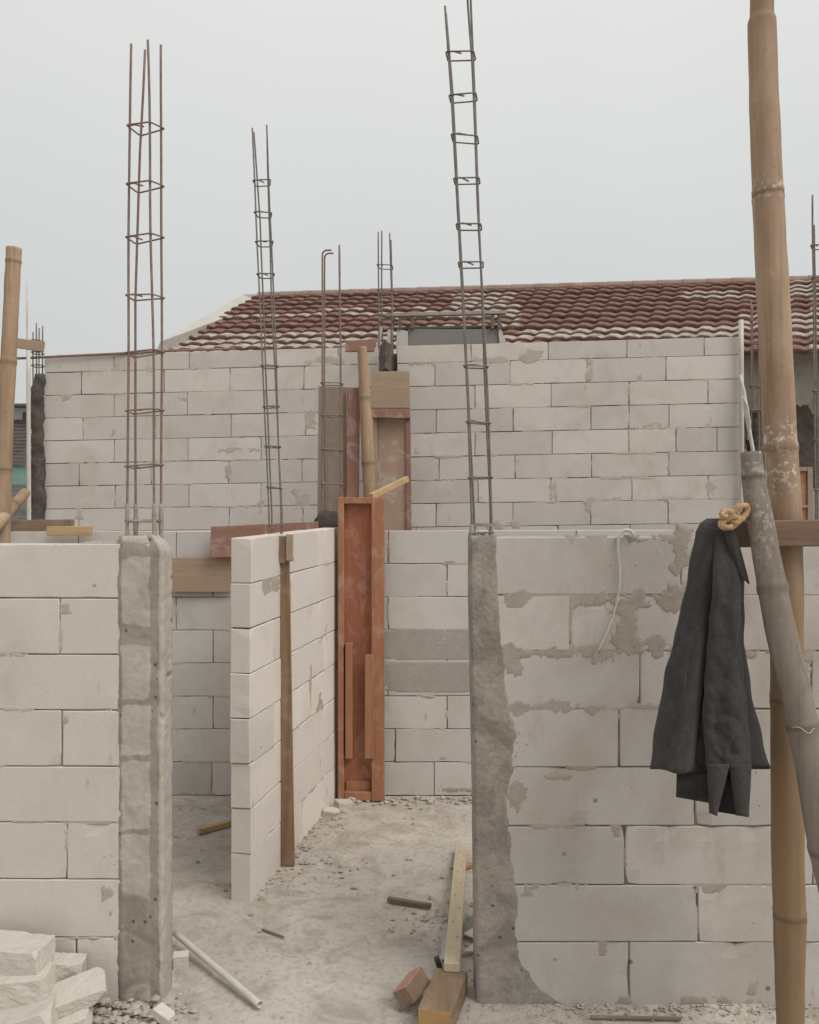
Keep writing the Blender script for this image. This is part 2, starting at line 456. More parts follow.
# near left wall -------------------------------------------------------------
YL = 2.985
def sx(px, Y, x0): return PX(px, Y) - x0
x0 = PX(-260, YL); x1 = PX(150, YL)
rows = [544, 597, 653, 709, 765, 821, 878, 936]
tops = [(PZ(y, YL), PZ(y + (1.5 if i else 0), YL)) for i, y in enumerate(rows)] + [(-.01, -.01)]
def J(*px): return [sx(p, YL, x0) for p in px]
cl = [J(-205, -40), J(-110, 60), J(-225, -55), J(-108, 62), J(-210, -50), J(-103, 67), J(-220, -60), J(-120, 53, 76)]
wl = wall('block_wall', 'pale block wall in the left foreground, with broken blocks heaped at its foot', (x0, YL), (x1, YL), tops, cl, AAC['left'], seed=3, face_jit=.002)
smears(wl[0], wl[1], wl[2], wl[3], [(sx(95, YL, x0), PZ(563, YL), .11, .13, .002), (sx(100, YL, x0), PZ(855, YL), .16, .06, .002), (sx(72, YL, x0), PZ(560, YL), .02, .08, .002),
        (sx(112, YL, x0), PZ(740, YL), .05, .22, .002), (sx(108, YL, x0), PZ(905, YL), .06, .16, .002), (sx(20, YL, x0), PZ(656, YL), .09, .03, .001),
        (sx(66, YL, x0), PZ(608, YL), .06, .06, .001), (sx(65, YL, x0), PZ(722, YL), .04, .10, .0012), (sx(30, YL, x0), PZ(821, YL), .14, .02, .001)], M_MORTL, 1)
# near right wall ------------------------------------------------------------
YR = 2.98
x0r = PX(488, YR); x1r = PX(1100, YR)
rows = [537, 595, 651, 709, 767, 826, 885, 942]
tops = [(PZ(y, YR), PZ(y, YR)) for y in rows] + [(-.01, -.01)]
def JR(*px): return [sx(p, YR, x0r) for p in px]
cr = [JR(681, 852), JR(570, 741, 912), JR(640, 811, 990), JR(619, 790, 960), JR(695, 866), JR(625, 813, 970), JR(698, 869), JR(629, 800, 971)]
wr = wall('block_wall', 'block wall in the right foreground behind the hanging jacket and bamboo pole', (x0r, YR), (x1r, YR), tops, cr, AAC['right'], seed=8, face_jit=.0025, chip=.012)
def SR(px, py, w, h, th=.002): return (sx(px, YR, x0r), PZ(py, YR), w / 285, h / 285, th)
smears(wr[0], wr[1], wr[2], wr[3], [
    SR(560, 597, 110, 26), SR(640, 597, 120, 26), SR(545, 588, 44, 22), SR(590, 588, 24, 20), SR(620, 625, 44, 66, .0025), SR(678, 582, 30, 44), SR(672, 604, 40, 24), SR(684, 548, 26, 60),
    SR(550, 651, 110, 18), SR(600, 656, 50, 22), SR(640, 648, 70, 26), SR(570, 625, 7, 46), SR(540, 709, 100, 20), SR(620, 712, 120, 18), SR(700, 709, 70, 20), SR(555, 826, 60, 10, .001),
    SR(560, 888, 90, 10, .001), SR(725, 888, 120, 10, .0015), SR(617, 832, 14, 18), SR(602, 948, 12, 20), SR(540, 992, 100, 26), SR(700, 1000, 130, 14), SR(600, 1000, 70, 16),
    SR(790, 600, 60, 20), SR(800, 560, 36, 26), SR(806, 660, 22, 60), SR(760, 652, 50, 18), SR(720, 540, 140, 12, .001), SR(610, 540, 160, 10, .001), SR(515, 600, 26, 30), SR(512, 660, 24, 40), SR(522, 745, 34, 60), SR(520, 800, 30, 40), SR(526, 905, 26, 70), SR(545, 975, 60, 40), SR(512, 560, 20, 40), SR(752, 990, 14, 20), SR(560, 776, 60, 12, .001)], M_MORT, 2)
# middle wall ----------------------------------------------------------------
YM = 5.21
def mrows(y0, y1): return [y0 + (y1 - y0) * i / 8 for i in range(9)]
xm0 = PX(-150, YM); xm1 = PX(900, YM)
rl = mrows(532.5, 795.5); rr = mrows(529.5, 795.5)
tops = [(PZ(a - (.6 if k < 8 else 0), YM), PZ(b, YM)) for k, (a, b) in enumerate(zip(rl, rr))]
def JM(*px): return [sx(p, YM, xm0) for p in px]
cm = [JM(-20, 78, 176, 290, 388, 478, 576, 674, 760), JM(20, 115, 213, 300, 349, 447, 545, 643, 740), JM(-20, 78, 176, 290, 388, 486, 580, 680),
      JM(17, 115, 213, 300, 349, 447, 545, 640), JM(60, 158, 256, 388, 486), JM(17, 115, 213, 349, 447, 545), JM(60, 158, 256, 395, 486), JM(17, 114, 212, 336, 434, 532)]
wm = wall('block_wall', 'waist-to-head-high block wall closing the far side of the room, orange timber trough leaning on it', (xm0, YM), (xm1, YM), tops, cm, AAC['mid'], seed=12,
          chip=.005, gap=.005, face_jit=.002)
smears(wm[0], wm[1], wm[2], wm[3], [(sx(432, YM, xm0), PZ(644.5, YM), .74, .202, .0025), (sx(432, YM, xm0), PZ(677, YM), .74, .200, .0025)],
       make_rough('mortar_skim', (.40, .368, .335), (.33, .302, .272), 3, .3, pit=False, thr=(.3, .7)), 3, 'grey mortar skim over two courses', name='mortar_skim', full=True)
smears(wm[0], wm[1], wm[2], wm[3], [(sx(389, YM, xm0), PZ(548, YM), .03, .2, .002), (sx(440, YM, xm0), PZ(758, YM), .12, .03, .002), (sx(455, YM, xm0), PZ(790, YM), .3, .04, .003),
       (sx(447, YM, xm0), PZ(562, YM), .1, .02, .002), (sx(200, YM, xm0), PZ(794, YM), .5, .03, .003)], M_MORT, 5)
# back walls (yawed) ---------------------------------------------------------
def back_pt(px):
    # front face of the rear walls: linear in the picture between two measured scales
    inv = (114.0 + (119.5 - 114.0) * (px - 45) / (700 - 45)) / F
    Y = 1 / inv
    return Vector((PX(px, Y), Y, 0))
def bz(px, py):
    Y = back_pt(px).y; return PZ(py, Y)
def back_rows(px):
    t = (px - 45) / (700.0 - 45)
    base = 532 + (523.5 - 532) * t
    sp = 22.75 + (23.95 - 22.75) * t
    top = 356 + (337.8 - 356) * t
    return [top] + [base - sp * k for k in range(7, -1, -1)]
def back_wall(name, label, pa, pb, seed, off, joints=None, **kw):
    A = back_pt(pa); B = back_pt(pb); L = (B - A).length
    ra = back_rows(pa); rb = back_rows(pb)
    tops = [(bz(pa, a), bz(pb, b)) for a, b in zip(ra, rb)]
    if tops[0][0] - tops[1][0] < .03: pass
    za, zb = tops[-1]
    k = 1
    while za - .2 * k > .02: tops.append((za - .2 * k, zb - .2 * k)); k += 1
    tops.append((-.01, -.01))
    cs = []
    rnd = random.Random(seed)
    for i in range(len(tops) - 1):
        if joints and i < len(joints): cs.append([(back_pt(q) - A).length for q in joints[i] if pa < q < pb]); continue
        o = off + (.3 if i % 2 else 0) + rnd.uniform(-.05, .05)
        cs.append(even(L, o % .6))
    return wall(name, label, (A.x, A.y), (B.x, B.y), tops, cs, AAC['back'], seed=seed, gap=.006, chip=.006, bevel=.002, **kw)
wb1 = back_wall('block_wall', 'tallest rear block wall, left half under the white gable, ragged at its left end', 45, 378, 21, .32, end_jit=(.05, 0), joints=[[114, 189, 263, 338], [81.5, 164, 230, 304], [114, 187.5, 265, 340], [83, 155, 231, 305.5], [114, 188, 261, 338], [79, 151, 228, 302], [115, 189, 261, 338], [79, 155, 229, 303]])
wb2 = back_wall('block_wall', 'tall rear block wall, right half between the plywood column form and white pipe', 397, 741, 22, .12, joints=[[471, 548, 627, 704], [435, 510, 587, 666], [475, 551, 629, 708], [436, 513, 591, 629, 669], [475, 552, 629, 676, 717], [439, 515, 591.5, 669], [478, 551, 632, 708], [436, 513, 590.5, 668]])
def SB(w, px, py, wd, h, th=.003):
    p = back_pt(px); s = (p - Vector((w[1].x, w[1].y, 0))).dot(w[2]); return (s, bz(px, py), wd / 117, h / 117, th)
smears(wb2[0], wb2[1], wb2[2], wb2[3], [SB(wb2, 530, 357, 36, 15), SB(wb2, 440, 363, 70, 10), SB(wb2, 490, 360, 40, 10), SB(wb2, 589, 372, 10, 26), SB(wb2, 554, 490, 12, 26), SB(wb2, 600, 502, 48, 12), SB(wb2, 588, 508, 10, 18),
     SB(wb2, 505, 525, 44, 12), SB(wb2, 650, 426, 40, 10), SB(wb2, 671, 462, 9, 30), SB(wb2, 708, 440, 9, 40), SB(wb2, 711, 492, 12, 32), SB(wb2, 680, 500, 40, 9), SB(wb2, 640, 380, 7, 16), SB(wb2, 420, 450, 14, 14, .002),
     SB(wb2, 476, 424, 6, 24), SB(wb2, 640, 404, 50, 4, .002), SB(wb2, 725, 500, 30, 7), SB(wb2, 680, 523, 20, 8), SB(wb2, 630, 478, 60, 4, .002)], M_MORTB, 6)
smears(wb1[0], wb1[1], wb1[2], wb1[3], [SB(wb1, 115, 368, 14, 16), SB(wb1, 330, 360, 70, 10), SB(wb1, 190, 398, 40, 7), SB(wb1, 310, 420, 16, 26), SB(wb1, 68, 398, 14, 8), SB(wb1, 58, 425, 20, 12), SB(wb1, 80, 515, 12, 16),
     SB(wb1, 113, 430, 9, 18), SB(wb1, 240, 450, 50, 8), SB(wb1, 293, 470, 14, 30), SB(wb1, 228, 472, 8, 20), SB(wb1, 300, 500, 20, 30), SB(wb1, 260, 505, 9, 20), SB(wb1, 150, 372, 12, 12)], M_MORTB, 7)
# cross wall -----------------------------------------------------------------
YA = 3.76; YB = YM - .003
A = (PX(250.5, YA), YA); B = (PX(338.5, YB), YB)
L = math.hypot(B[0] - A[0], B[1] - A[1])
tops = [(1.612 - .2 * k, 1.640 - .205 * k) for k in range(8)] + [(-.01, -.01)]
cc = [even(L, .56 if k % 2 else .30) for k in range(8)]; cc[7] = [.75]; cc[6] = [.48, 1.08]; cc[0] = [.40, 1.02]
wc = wall('block_wall', 'white block partition with a free end, running back into the room beside the brown post', A, B, tops, cc, AAC['cross'], thick=.092, seed=31, gap=.0045, chip=.006, end_jit=(.012, 0))
smears(wc[0], wc[1], wc[2], wc[3], [(.28, 1.40, .30, .12, .002), (1.05, .62, .20, .2, .002), (.3, 1.0, .3, .03, .0015), (.9, .82, .05, .16, .0015), (1.2, 1.0, .05, .2, .0015), (.6, .60, .3, .03, .0015)], M_MORTL, 9)

def squeeze(W, tops, courses, L, m, seed, frac=.5, name='glue_squeeze', hmin=.016, hmax=.034):
    """mortar squeezed out of the joints: irregular thin beads along bed and head joints"""
    rnd = random.Random(seed); specs = []
    def z_at(k, s): return tops[k][0] + (tops[k][1] - tops[k][0]) * s / L
    for k in range(1, len(tops) - 1):
        s = rnd.uniform(0, .3)
        while s < L - .1:
            w = rnd.uniform(.08, .5)
            if rnd.random() < frac: specs.append((min(s + w / 2, L - w / 2 - .02), z_at(k, s + w / 2) + rnd.uniform(-.004, .002), w, rnd.uniform(hmin, hmax), .0014))
            s += w + rnd.uniform(.02, .3)
    for k, js in enumerate(courses):
        for j in js:
            if .05 < j < L - .05 and rnd.random() < frac * .7:
                zz = (z_at(k, j) + z_at(k + 1, j)) / 2; h = rnd.uniform(.05, .17)
                specs.append((j, zz + rnd.uniform(-.04, .04), rnd.uniform(hmin, hmax), h, .0014))
    smears(W[0], W[1], W[2], W[3], specs, m, seed, name=name)
M_GLUE = make_rough('glue_pale', (.47, .425, .375), (.40, .357, .31), 12, .3, pit=False)
def vis(L, k): return L
for (W, m_, sd, fr) in ((wl, M_GLUE, 41, .45), (wr, M_MORT, 42, .35), (wm, M_GLUE, 43, .5), (wb1, M_MORTB, 44, .6), (wb2, M_MORTB, 45, .6), (wc, M_GLUE, 46, .4)):
    squeeze(W, W[6], W[7], W[4], m_, sd, fr)
# ------------------------------------------------------------------ rough columns
def make_column_left():
    m, nt, b = mat('column_left'); g = G(nt)
    n1 = g.noise(7, 7, .68, dist=.6); n2 = g.noise(40, 6, .7)
    lt = g.mix(g.ramp(n1, .40, .62), (.45, .405, .352), (.37, .33, .285))
    dk = g.mix(g.ramp(n1, .40, .62), (.315, .278, .238), (.24, .21, .178))
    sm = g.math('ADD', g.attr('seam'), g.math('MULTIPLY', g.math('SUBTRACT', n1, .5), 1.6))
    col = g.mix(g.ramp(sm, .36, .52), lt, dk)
    p = g.math('MULTIPLY', g.ramp(g.voro(24, scale=(1, 1, .8)), .07, .16, 1, 0), g.ramp(sm, .40, .52))
    col = g.mix(g.math('MULTIPLY', p, .8), col, (.075, .06, .05))
    col = g.mix(g.ramp(n2, .4, .75, 0, .25), col, (.24, .205, .17))
    h = g.math('SUBTRACT', g.math('ADD', n1, n2), g.math('MULTIPLY', p, 1.6))
    g.link(col, b.inputs['Base Color']); b.inputs['Roughness'].default_value = .95
    g.bump(b, h, .6, .006); return m
M_COLL = make_column_left()
def rough_column(name, label, xl, xr, Yf, depth, ztop, m, bulge=.012, seed=0, lip=.0, flare=None, edge_amp=.012):
    t = thing(name, ((xl + xr) / 2, Yf, 0), label, 'column')
    mb = MB(); w = xr - xl; rc = .014
    # profile: left edge (buried) -> front -> round corner -> right side -> back
    prof = []
    nf = 26
    for i in range(nf + 1): prof.append((xl + (w - rc) * i / nf, Yf - bulge, 0, -1, 0 if i else 1))
    for i in range(1, 7):
        a = math.pi / 2 * i / 6
        prof.append((xr - rc + rc * math.sin(a), Yf - bulge + rc - rc * math.cos(a), math.sin(a), -math.cos(a), 0))
    for i in range(1, 9): prof.append((xr, Yf - bulge + rc + (depth - rc) * i / 8, 1, 0, 0))
    prof.append((xl + .02, Yf + depth, 0, 1, 0))
    nz = 190
    for j in range(nz + 1):
        z = -.01 + (ztop + .01) * j / nz
        for i, (x, y, nx_, ny_, e) in enumerate(prof):
            p = Vector((x * 1.0, y, z + seed * 5))
            h = .002 * noise.noise(p * 4) + .0014 * noise.noise(p * 17) + .0012 * noise.noise(p * 60)
            crk = abs(noise.noise(p * 6.5 + Vector((2, 2, 8))))
            if crk < .04 and noise.noise(p * 4) > -.05: h -= (.04 - crk) * .12
            pit = noise.noise(p * 33 + Vector((3, 9, 1)))
            if pit > .50 and noise.noise(p * 5 + Vector((4, 0, 0))) > 0: h -= (pit - .50) * .09
            fx = (x - xl) / w
            if ny_ == -1: h = max(h, -.0028)
            if fx < .10 and ny_ == -1: h -= (.10 - fx) / .10 * (bulge + .001)
            if lip and fx > .70 and fx < .90 and ny_ == -1: h -= lip
            if nx_ > .3: h += .0022 * noise.noise(p * 30)
            top = max(0, (z - (ztop - .075)) / .075)
            rr_ = 1 - (.50 if x > (xl + xr) / 2 else .12) * top ** 2.2
            X = x + nx_ * h; Y_ = y + ny_ * h
            cxm = (xl + xr) / 2; cym = Yf + depth / 2
            X = cxm + (X - cxm) * (rr_ if X > cxm else 1); Y_ = cym + (Y_ - cym) * (1 - .2 * top * top)
            if flare and fx > .5:
                X += flare(z) * (fx - .5) * 2 if ny_ < -.01 or nx_ > .5 else 0
            if i == 0: X += 0; X += edge_amp * (noise.noise(Vector((0, 0, z * 9 + seed))) + .6 * noise.noise(Vector((0, 3, z * 31 + seed))))
            zz = z + (.012 * noise.noise(Vector((x * 12, y * 12, seed))) if j == nz else 0)
            mb.v.append(Vector((X, Y_, zz)))
            band = 0
            for zb, wb in ((1.59, .035), (1.30, .028), (1.27, .03), (1.055, .012), (.86, .014), (.60, .01), (.16, .13), (.32, .05)):
                band = max(band, math.exp(-((z + .012 * noise.noise(Vector((x * 20, 0, zb))) - zb) / wb) ** 2))
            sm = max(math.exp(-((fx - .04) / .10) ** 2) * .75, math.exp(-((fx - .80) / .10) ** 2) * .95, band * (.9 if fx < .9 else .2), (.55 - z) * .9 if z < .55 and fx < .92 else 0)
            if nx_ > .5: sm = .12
            mb.setattr_('seam', len(mb.v) - 1, sm)
    W = len(prof)
    for j in range(nz):
        for i in range(W - 1): mb.f.append((j * W + i, j * W + i + 1, (j + 1) * W + i + 1, (j + 1) * W + i))
    mb.f.append(tuple(nz * W + i for i in range(W)))
    mb.build('plastered_shaft', m, t, smooth=True)
    return t
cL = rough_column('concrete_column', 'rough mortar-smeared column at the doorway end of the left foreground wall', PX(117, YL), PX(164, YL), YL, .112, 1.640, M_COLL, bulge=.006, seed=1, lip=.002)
cap = MB()
def capf(u, v):
    px = 74 + 52 * u; y = YL + .004 + .086 * v
    h = .004 + .016 * u ** 2 * (1 - .3 * v) + .006 * noise.noise(Vector((px * .12, v * 4, 1))) + .003 * noise.noise(Vector((px * .4, v * 12, 5)))
    if v < .12: h -= (.12 - v) * .3
    return Vector((PX(px, YL), y, 1.610 + h - (.012 if u < .06 else 0)))
cap.grid(capf, 60, 24); cap.build('mortar_cap', M_MORTL, cL, smooth=True)
# right column: irregular mortar heightfield overlapping the wall ends
def column_right():
    t = thing('concrete_column', (PX(495, YR), YR, 0), 'grey mortar-smeared column at the doorway end of the right foreground wall', 'column')
    mb = MB(); Yf = YR
    lx = [(534, 470), (600, 470), (700, 472), (800, 474), (1010, 476)]
    rx = [(534, 498), (590, 500), (615, 501), (650, 505), (690, 507), (735, 518), (770, 514), (800, 508), (850, 513), (900, 520), (935, 518), (965, 524), (985, 540), (1010, 575)]
    def lerp(tb, y):
        for (a, b), (c, d) in zip(tb, tb[1:]):
            if y <= c: return b + (d - b) * max(0, (y - a)) / (c - a)
        return tb[-1][1]
    zt = PZ(535.5, Yf); nz = 230; nu = 40
    W = None
    for j in range(nz + 1):
        z = -.01 + (zt + .01) * j / nz; py = HY + (H - z) * F / Yf
        a = PX(lerp(lx, py), Yf); b = PX(lerp(rx, py), Yf) + .012 * noise.noise(Vector((1, 0, z * 13))) + .007 * noise.noise(Vector((1, 0, z * 40)))
        row = [Vector((a + .10, Yf + .11, z)), Vector((a, Yf + .11, z)), Vector((a, Yf + .06, z))]
        top = max(0, (z - (zt - .03)) / .03) ** 2
        for i in range(nu + 1):
            u = i / nu; x = a + (b - a) * u
            p = Vector((x, 0, z))
            h = .006 + .004 * noise.noise(p * 8) + .003 * noise.noise(p * 24) + .002 * noise.noise(p * 70)
            pit = noise.noise(p * 30 + Vector((7, 2, 5)))
            if pit > .5: h -= (pit - .5) * .04
            if x > PX(488, Yf) + .03: h = min(h, .0035 + .0015 * noise.noise(p * 60)) 
            ed = (1 - u) * (b - a)
            if ed < .012: h *= ed / .012; h -= .003 * (1 - ed / .012)
            if ed > .014: h = max(h, .0034)
            if u < .06: h -= (.06 - u) / .06 * .010
            row.append(Vector((x, Yf - h + top * .012, z + (.008 * noise.noise(p * 11) if j == nz else 0))))
        row.append(Vector((b - .002, Yf + .02, z)))
        W = len(row); mb.v += row
    for j in range(nz):
        for i in range(W - 1): mb.f.append((j * W + i, j * W + i + 1, (j + 1) * W + i + 1, (j + 1) * W + i))
    mb.f.append(tuple(nz * W + i for i in range(W)))
    mb.build('plastered_shaft', M_COLR, t, smooth=True)
column_right()

# ------------------------------------------------------------------ rebar cages
def rebar(name, label, base_py, bars, ties, m=M_RUST, r=.0055, rt=.0034, crust=0, hook=None, tie_tilt=.004, seed=0, grp='rebar cages rising from the columns', tie_slack=.012):
    """bars: list of [(px, py, Y) ...] polylines from base to top; ties: picture rows"""
    rnd = random.Random(seed)
    b0 = sum((P(*b[0]) for b in bars), Vector()) / len(bars)
    t = thing(name, b0, label, 'rebar', grp)
    paths = []
    for bi, b in enumerate(bars):
        pts = [P(*q) for q in b]
        dense = []
        for a, c in zip(pts, pts[1:]):
            k = max(2, int((c - a).length / .08))
            for i in range(k): dense.append(a.lerp(c, i / k))
        dense.append(pts[-1])
        dense = [p + Vector((.004 * noise.noise(Vector((bi * 5 + seed, 0, p.z * 2))), 0, 0)) for p in dense]
        dense[0].z -= .35 if crust is not None else 0
        if hook and bi in hook:
            q = dense[-1]; hr = .03
            for i in range(1, 9):
                a = math.pi * i / 8 * .55
                dense.append(q + Vector((hr - hr * math.cos(a), 0, hr * math.sin(a))))
            dense.append(dense[-1] + Vector((.022, 0, .0)))
        paths.append(dense)
        mb = MB(); mb.tube(dense, r, 8); mb.build('bar', m, t, smooth=True)
    def at(path, z):
        for a, c in zip(path, path[1:]):
            if a.z <= z <= c.z and c.z > a.z: return a.lerp(c, (z - a.z) / (c.z - a.z))
        return path[0].copy() if z < path[0].z else path[-1].copy()
    Ym = sum(b[0][2] for b in bars) / len(bars)
    for ty in ties:
        z = PZ(ty, Ym); cs = [at(p, min(z, p[-1].z)) for p in paths]
        if len(cs) == 2: pass
        cen = sum(cs, Vector()) / len(cs)
        ang = sorted(cs, key=lambda q: math.atan2(q.y - cen.y, q.x - cen.x))
        tl = rnd.uniform(-1, 1) * tie_tilt * 3; tl2 = rnd.uniform(-1, 1) * tie_tilt
        loop = []
        for q in ang:
            dd = Vector((q.x - cen.x, q.y - cen.y, 0)); dd.normalize()
            pr = dd.cross(Vector((0, 0, 1)))
            for sgn in (1, 0, -1):
                v = q + dd * (r + rt) * (1.25 if sgn == 0 else .95) + pr * (sgn * (r + rt) * .8); v.z = z + (v.x - cen.x) * tl / .1 * .5 + (v.y - cen.y) * tl2 * 8
                loop.append(v)
        mb = MB(); mb.tube(loop, rt, 6, closed=True)
        v = loop[0]; mb.tube([v + Vector((0, -rt, 0)), v + Vector((.025 * (1 if v.x < cen.x else -1), -.004, .004)), v + Vector((.055 * (1 if v.x < cen.x else -1), .01, .006 * rnd.uniform(-1, 1)))], rt, 6)
        mb.build('tie', m, t, smooth=True)
    if crust:
        mb = MB()
        for p in paths:
            z = PZ(base_py, Ym)
            pts = [at(p, z - .05 + crust * i / 8) for i in range(9)]
            mb.tube(pts, [(r + .0045) * (1 + .6 * noise.noise(q * 30)) * (1 - .15 * i / 8) for i, q in enumerate(pts)], 8)
        # coated lowest stirrup
        z = PZ(base_py - 13, Ym); cs = [at(p, z) for p in paths]; cen = sum(cs, Vector()) / len(cs)
        ang = sorted(cs, key=lambda q: math.atan2(q.y - cen.y, q.x - cen.x))
        mb.tube([q + (q - cen).normalized() * r for q in ang], rt + .003, 8, closed=True)
        mb.build('mortar_crust', M_CRUST, t, smooth=True)
    return t
rebar('rebar_cage', 'tall rusty rebar cage standing on the left foreground column', 534,
      [[(127.5, 538, 3.06), (128.5, 300, 3.06), (129.5, 150, 3.06), (131.5, 44, 3.06)],
       [(135.4, 538, 3.13), (135.4, 300, 3.13), (140, 150, 3.13), (144.8, 50, 3.13)],
       [(155, 538, 3.03), (152.2, 300, 3.03), (150, 150, 3.03), (147.5, 40, 3.03)],
       [(161, 538, 3.07), (161.8, 300, 3.07), (161.2, 150, 3.07), (161, 45, 3.07)]],
      [128, 186, 238, 297, 353, 411, 466], M_RUST, r=.0046, rt=.003, crust=.16, seed=1)
rebar('rebar_cage', 'rebar cage leaning left above the brown post on the white partition', 530,
      [[(270, 530, 4.2), (262, 350, 4.2), (256, 220, 4.2), (252.5, 128, 4.2)],
       [(272.5, 530, 4.27), (265, 350, 4.27), (260, 220, 4.27), (254, 132, 4.27)],
       [(281, 530, 4.2), (276, 350, 4.2), (270.5, 220, 4.2), (266.5, 125, 4.2)],
       [(282.5, 530, 4.27), (274, 350, 4.27), (269, 220, 4.27), (267, 140, 4.27)]],
      [183, 215, 244, 276, 367, 407, 447, 488, 525], M_STEEL, r=.0040, rt=.0032, seed=2)
rebar('rebar_cage', 'short rebar cage with hooked tops in front of the grey plywood column form', 520,
      [[(322, 530, 5.27), (322.5, 400, 5.27), (322.5, 255, 5.27)],
       [(325, 530, 5.36), (324.5, 400, 5.36), (324.5, 258, 5.36)],
       [(341, 530, 5.27), (340.5, 400, 5.27), (339.5, 245, 5.27)],
       [(342.5, 530, 5.36), (341, 400, 5.36), (339.3, 246, 5.36)]],
      [384, 416, 450, 484], M_RUST, r=.0056, rt=.0038, hook=(0, 1), seed=3)
rebar('rebar_cage', 'short rebar cage rising behind the roofline bracket above the rear plywood form', 372,
      [[(379, 380, 7.36), (379, 300, 7.36), (378, 232, 7.36)],
       [(382, 380, 7.46), (382, 300, 7.46), (381.5, 231, 7.46)],
       [(392, 380, 7.36), (392, 300, 7.36), (389.5, 233, 7.36)],
       [(393, 380, 7.46), (392.5, 300, 7.46), (391, 240, 7.46)]],
      [267, 292, 322, 358], M_STEEL, r=.0062, rt=.0042, seed=4)
rebar('rebar_cage', 'tallest rebar cage leaning left on the right foreground column, running out of the picture top', 538,
      [[(473, 540, 3.02), (467.5, 400, 3.02), (459, 230, 3.02), (451, 90, 3.02), (445, 6, 3.02)],
       [(475, 540, 3.07), (468.5, 400, 3.07), (460, 230, 3.07), (452, 90, 3.07), (446, 14, 3.07)],
       [(492.5, 540, 3.02), (488, 400, 3.02), (479, 230, 3.02), (472, 60, 3.02), (466, -20, 3.02), (464, -50, 3.02)],
       [(491, 540, 3.07), (486, 400, 3.07), (479.5, 230, 3.07), (473, 60, 3.07), (470, -20, 3.07), (469, -50, 3.07)]],
      [56, 98, 139, 181, 227, 265, 367, 423, 478, 533], M_STEEL, r=.0040, rt=.0028, seed=5, crust=.10, tie_tilt=.006)
rebar('rebar_cage', 'grey rebar cage at the right picture edge, right of the bamboo pole', 520,
      [[(816, 540, 6.0), (814.5, 400, 6.0), (812.5, 195, 6.0)], [(818, 540, 6.1), (817, 400, 6.1), (814, 225, 6.1)],
       [(840, 540, 6.0), (834, 400, 6.0), (828, 200, 6.0)], [(842, 540, 6.1), (836, 400, 6.1), (829, 215, 6.1)]],
      [247, 280, 392, 440, 490], M_STEEL, r=.0066, rt=.0045, seed=6)
rebar('rebar_cage', 'thin rebar cage between the white wall pipe and the tall bamboo pole', 440,
      [[(751.5, 470, 7.3), (751, 300, 7.3)], [(753, 470, 7.38), (752.5, 305, 7.38)],
       [(759, 470, 7.3), (758.5, 312, 7.3)], [(761, 470, 7.38), (760, 306, 7.38)]],
      [322, 345, 387, 411], M_RUST, r=.006, rt=.005, seed=7)
rebar('rebar_cage', 'small rebar cage at the ragged left end of the rear wall', 372,
      [[(33, 385, 7.42), (33, 332, 7.42)], [(36.5, 385, 7.5), (36.5, 323, 7.5)], [(39, 385, 7.42), (39, 328, 7.42)], [(42.5, 385, 7.5), (42.5, 326, 7.5)]],
      [341, 353, 366], M_STEEL, r=.006, rt=.005, seed=8)
mb = MB(); mb.tube([P(15, 358.5, 7.42), P(28, 358, 7.42), P(60, 356.3, 7.42), P(110, 354, 7.4), P(175, 350.5, 7.4), P(235, 348.6, 7.38)], .011, 8)
tag(mb.build('steel_bar', M_RUST, smooth=True), 'horizontal rusty bar lying along the top of the left rear wall', 'rebar')
# loose rough column at left end of back wall + its mortar lumps
def lumpy(name, pts, rads, m, parent=None, label=None, cat=None, seg=14, amp=.3, sc=14):
    mb = MB(); dense = []; rd = []
    for (a, ra), (c, rc) in zip(zip(pts, rads), zip(pts[1:], rads[1:])):
        k = max(2, int((c - a).length / .02))
        for i in range(k): dense.append(a.lerp(c, i / k)); rd.append(ra + (rc - ra) * i / k)
    dense.append(pts[-1]); rd.append(rads[-1])
    k0 = len(mb.v); mb.tube(dense, rd, seg)
    mb.v = [v + Vector((noise.noise(v * sc), noise.noise(v * sc + Vector((9, 0, 0))), noise.noise(v * sc + Vector((0, 7, 0))))) * amp * rads[0] for v in mb.v]
    o = mb.build(name, m, parent, smooth=True)
    if label: tag(o, label, cat)
    return o
Yc = 7.44
lumpy('mortar_column', [P(39, 700, Yc) * 1, P(38.5, 528, Yc), P(38, 460, Yc), P(37, 400, Yc), P(40, 374, Yc)], [.062, .062, .058, .055, .04], M_DARK, label='dark unfinished mortar column at the ragged left end of the rear wall', cat='column')
lumpy('mortar_column', [P(756, 900, 7.4), P(756, 480, 7.4), P(757, 412, 7.4)], [.09, .085, .06], M_DARK, label='dark unfinished mortar column behind the broken grey bamboo top', cat='column')
lumpy('mortar_column', [P(330, 530, 5.31) - Vector((0, 0, .12)), P(330, 522, 5.31), P(331, 512, 5.31)], [.10, .095, .07], M_DARK, label='dark mortar stub at the foot of the hooked rebar cage', cat='column', amp=.35)

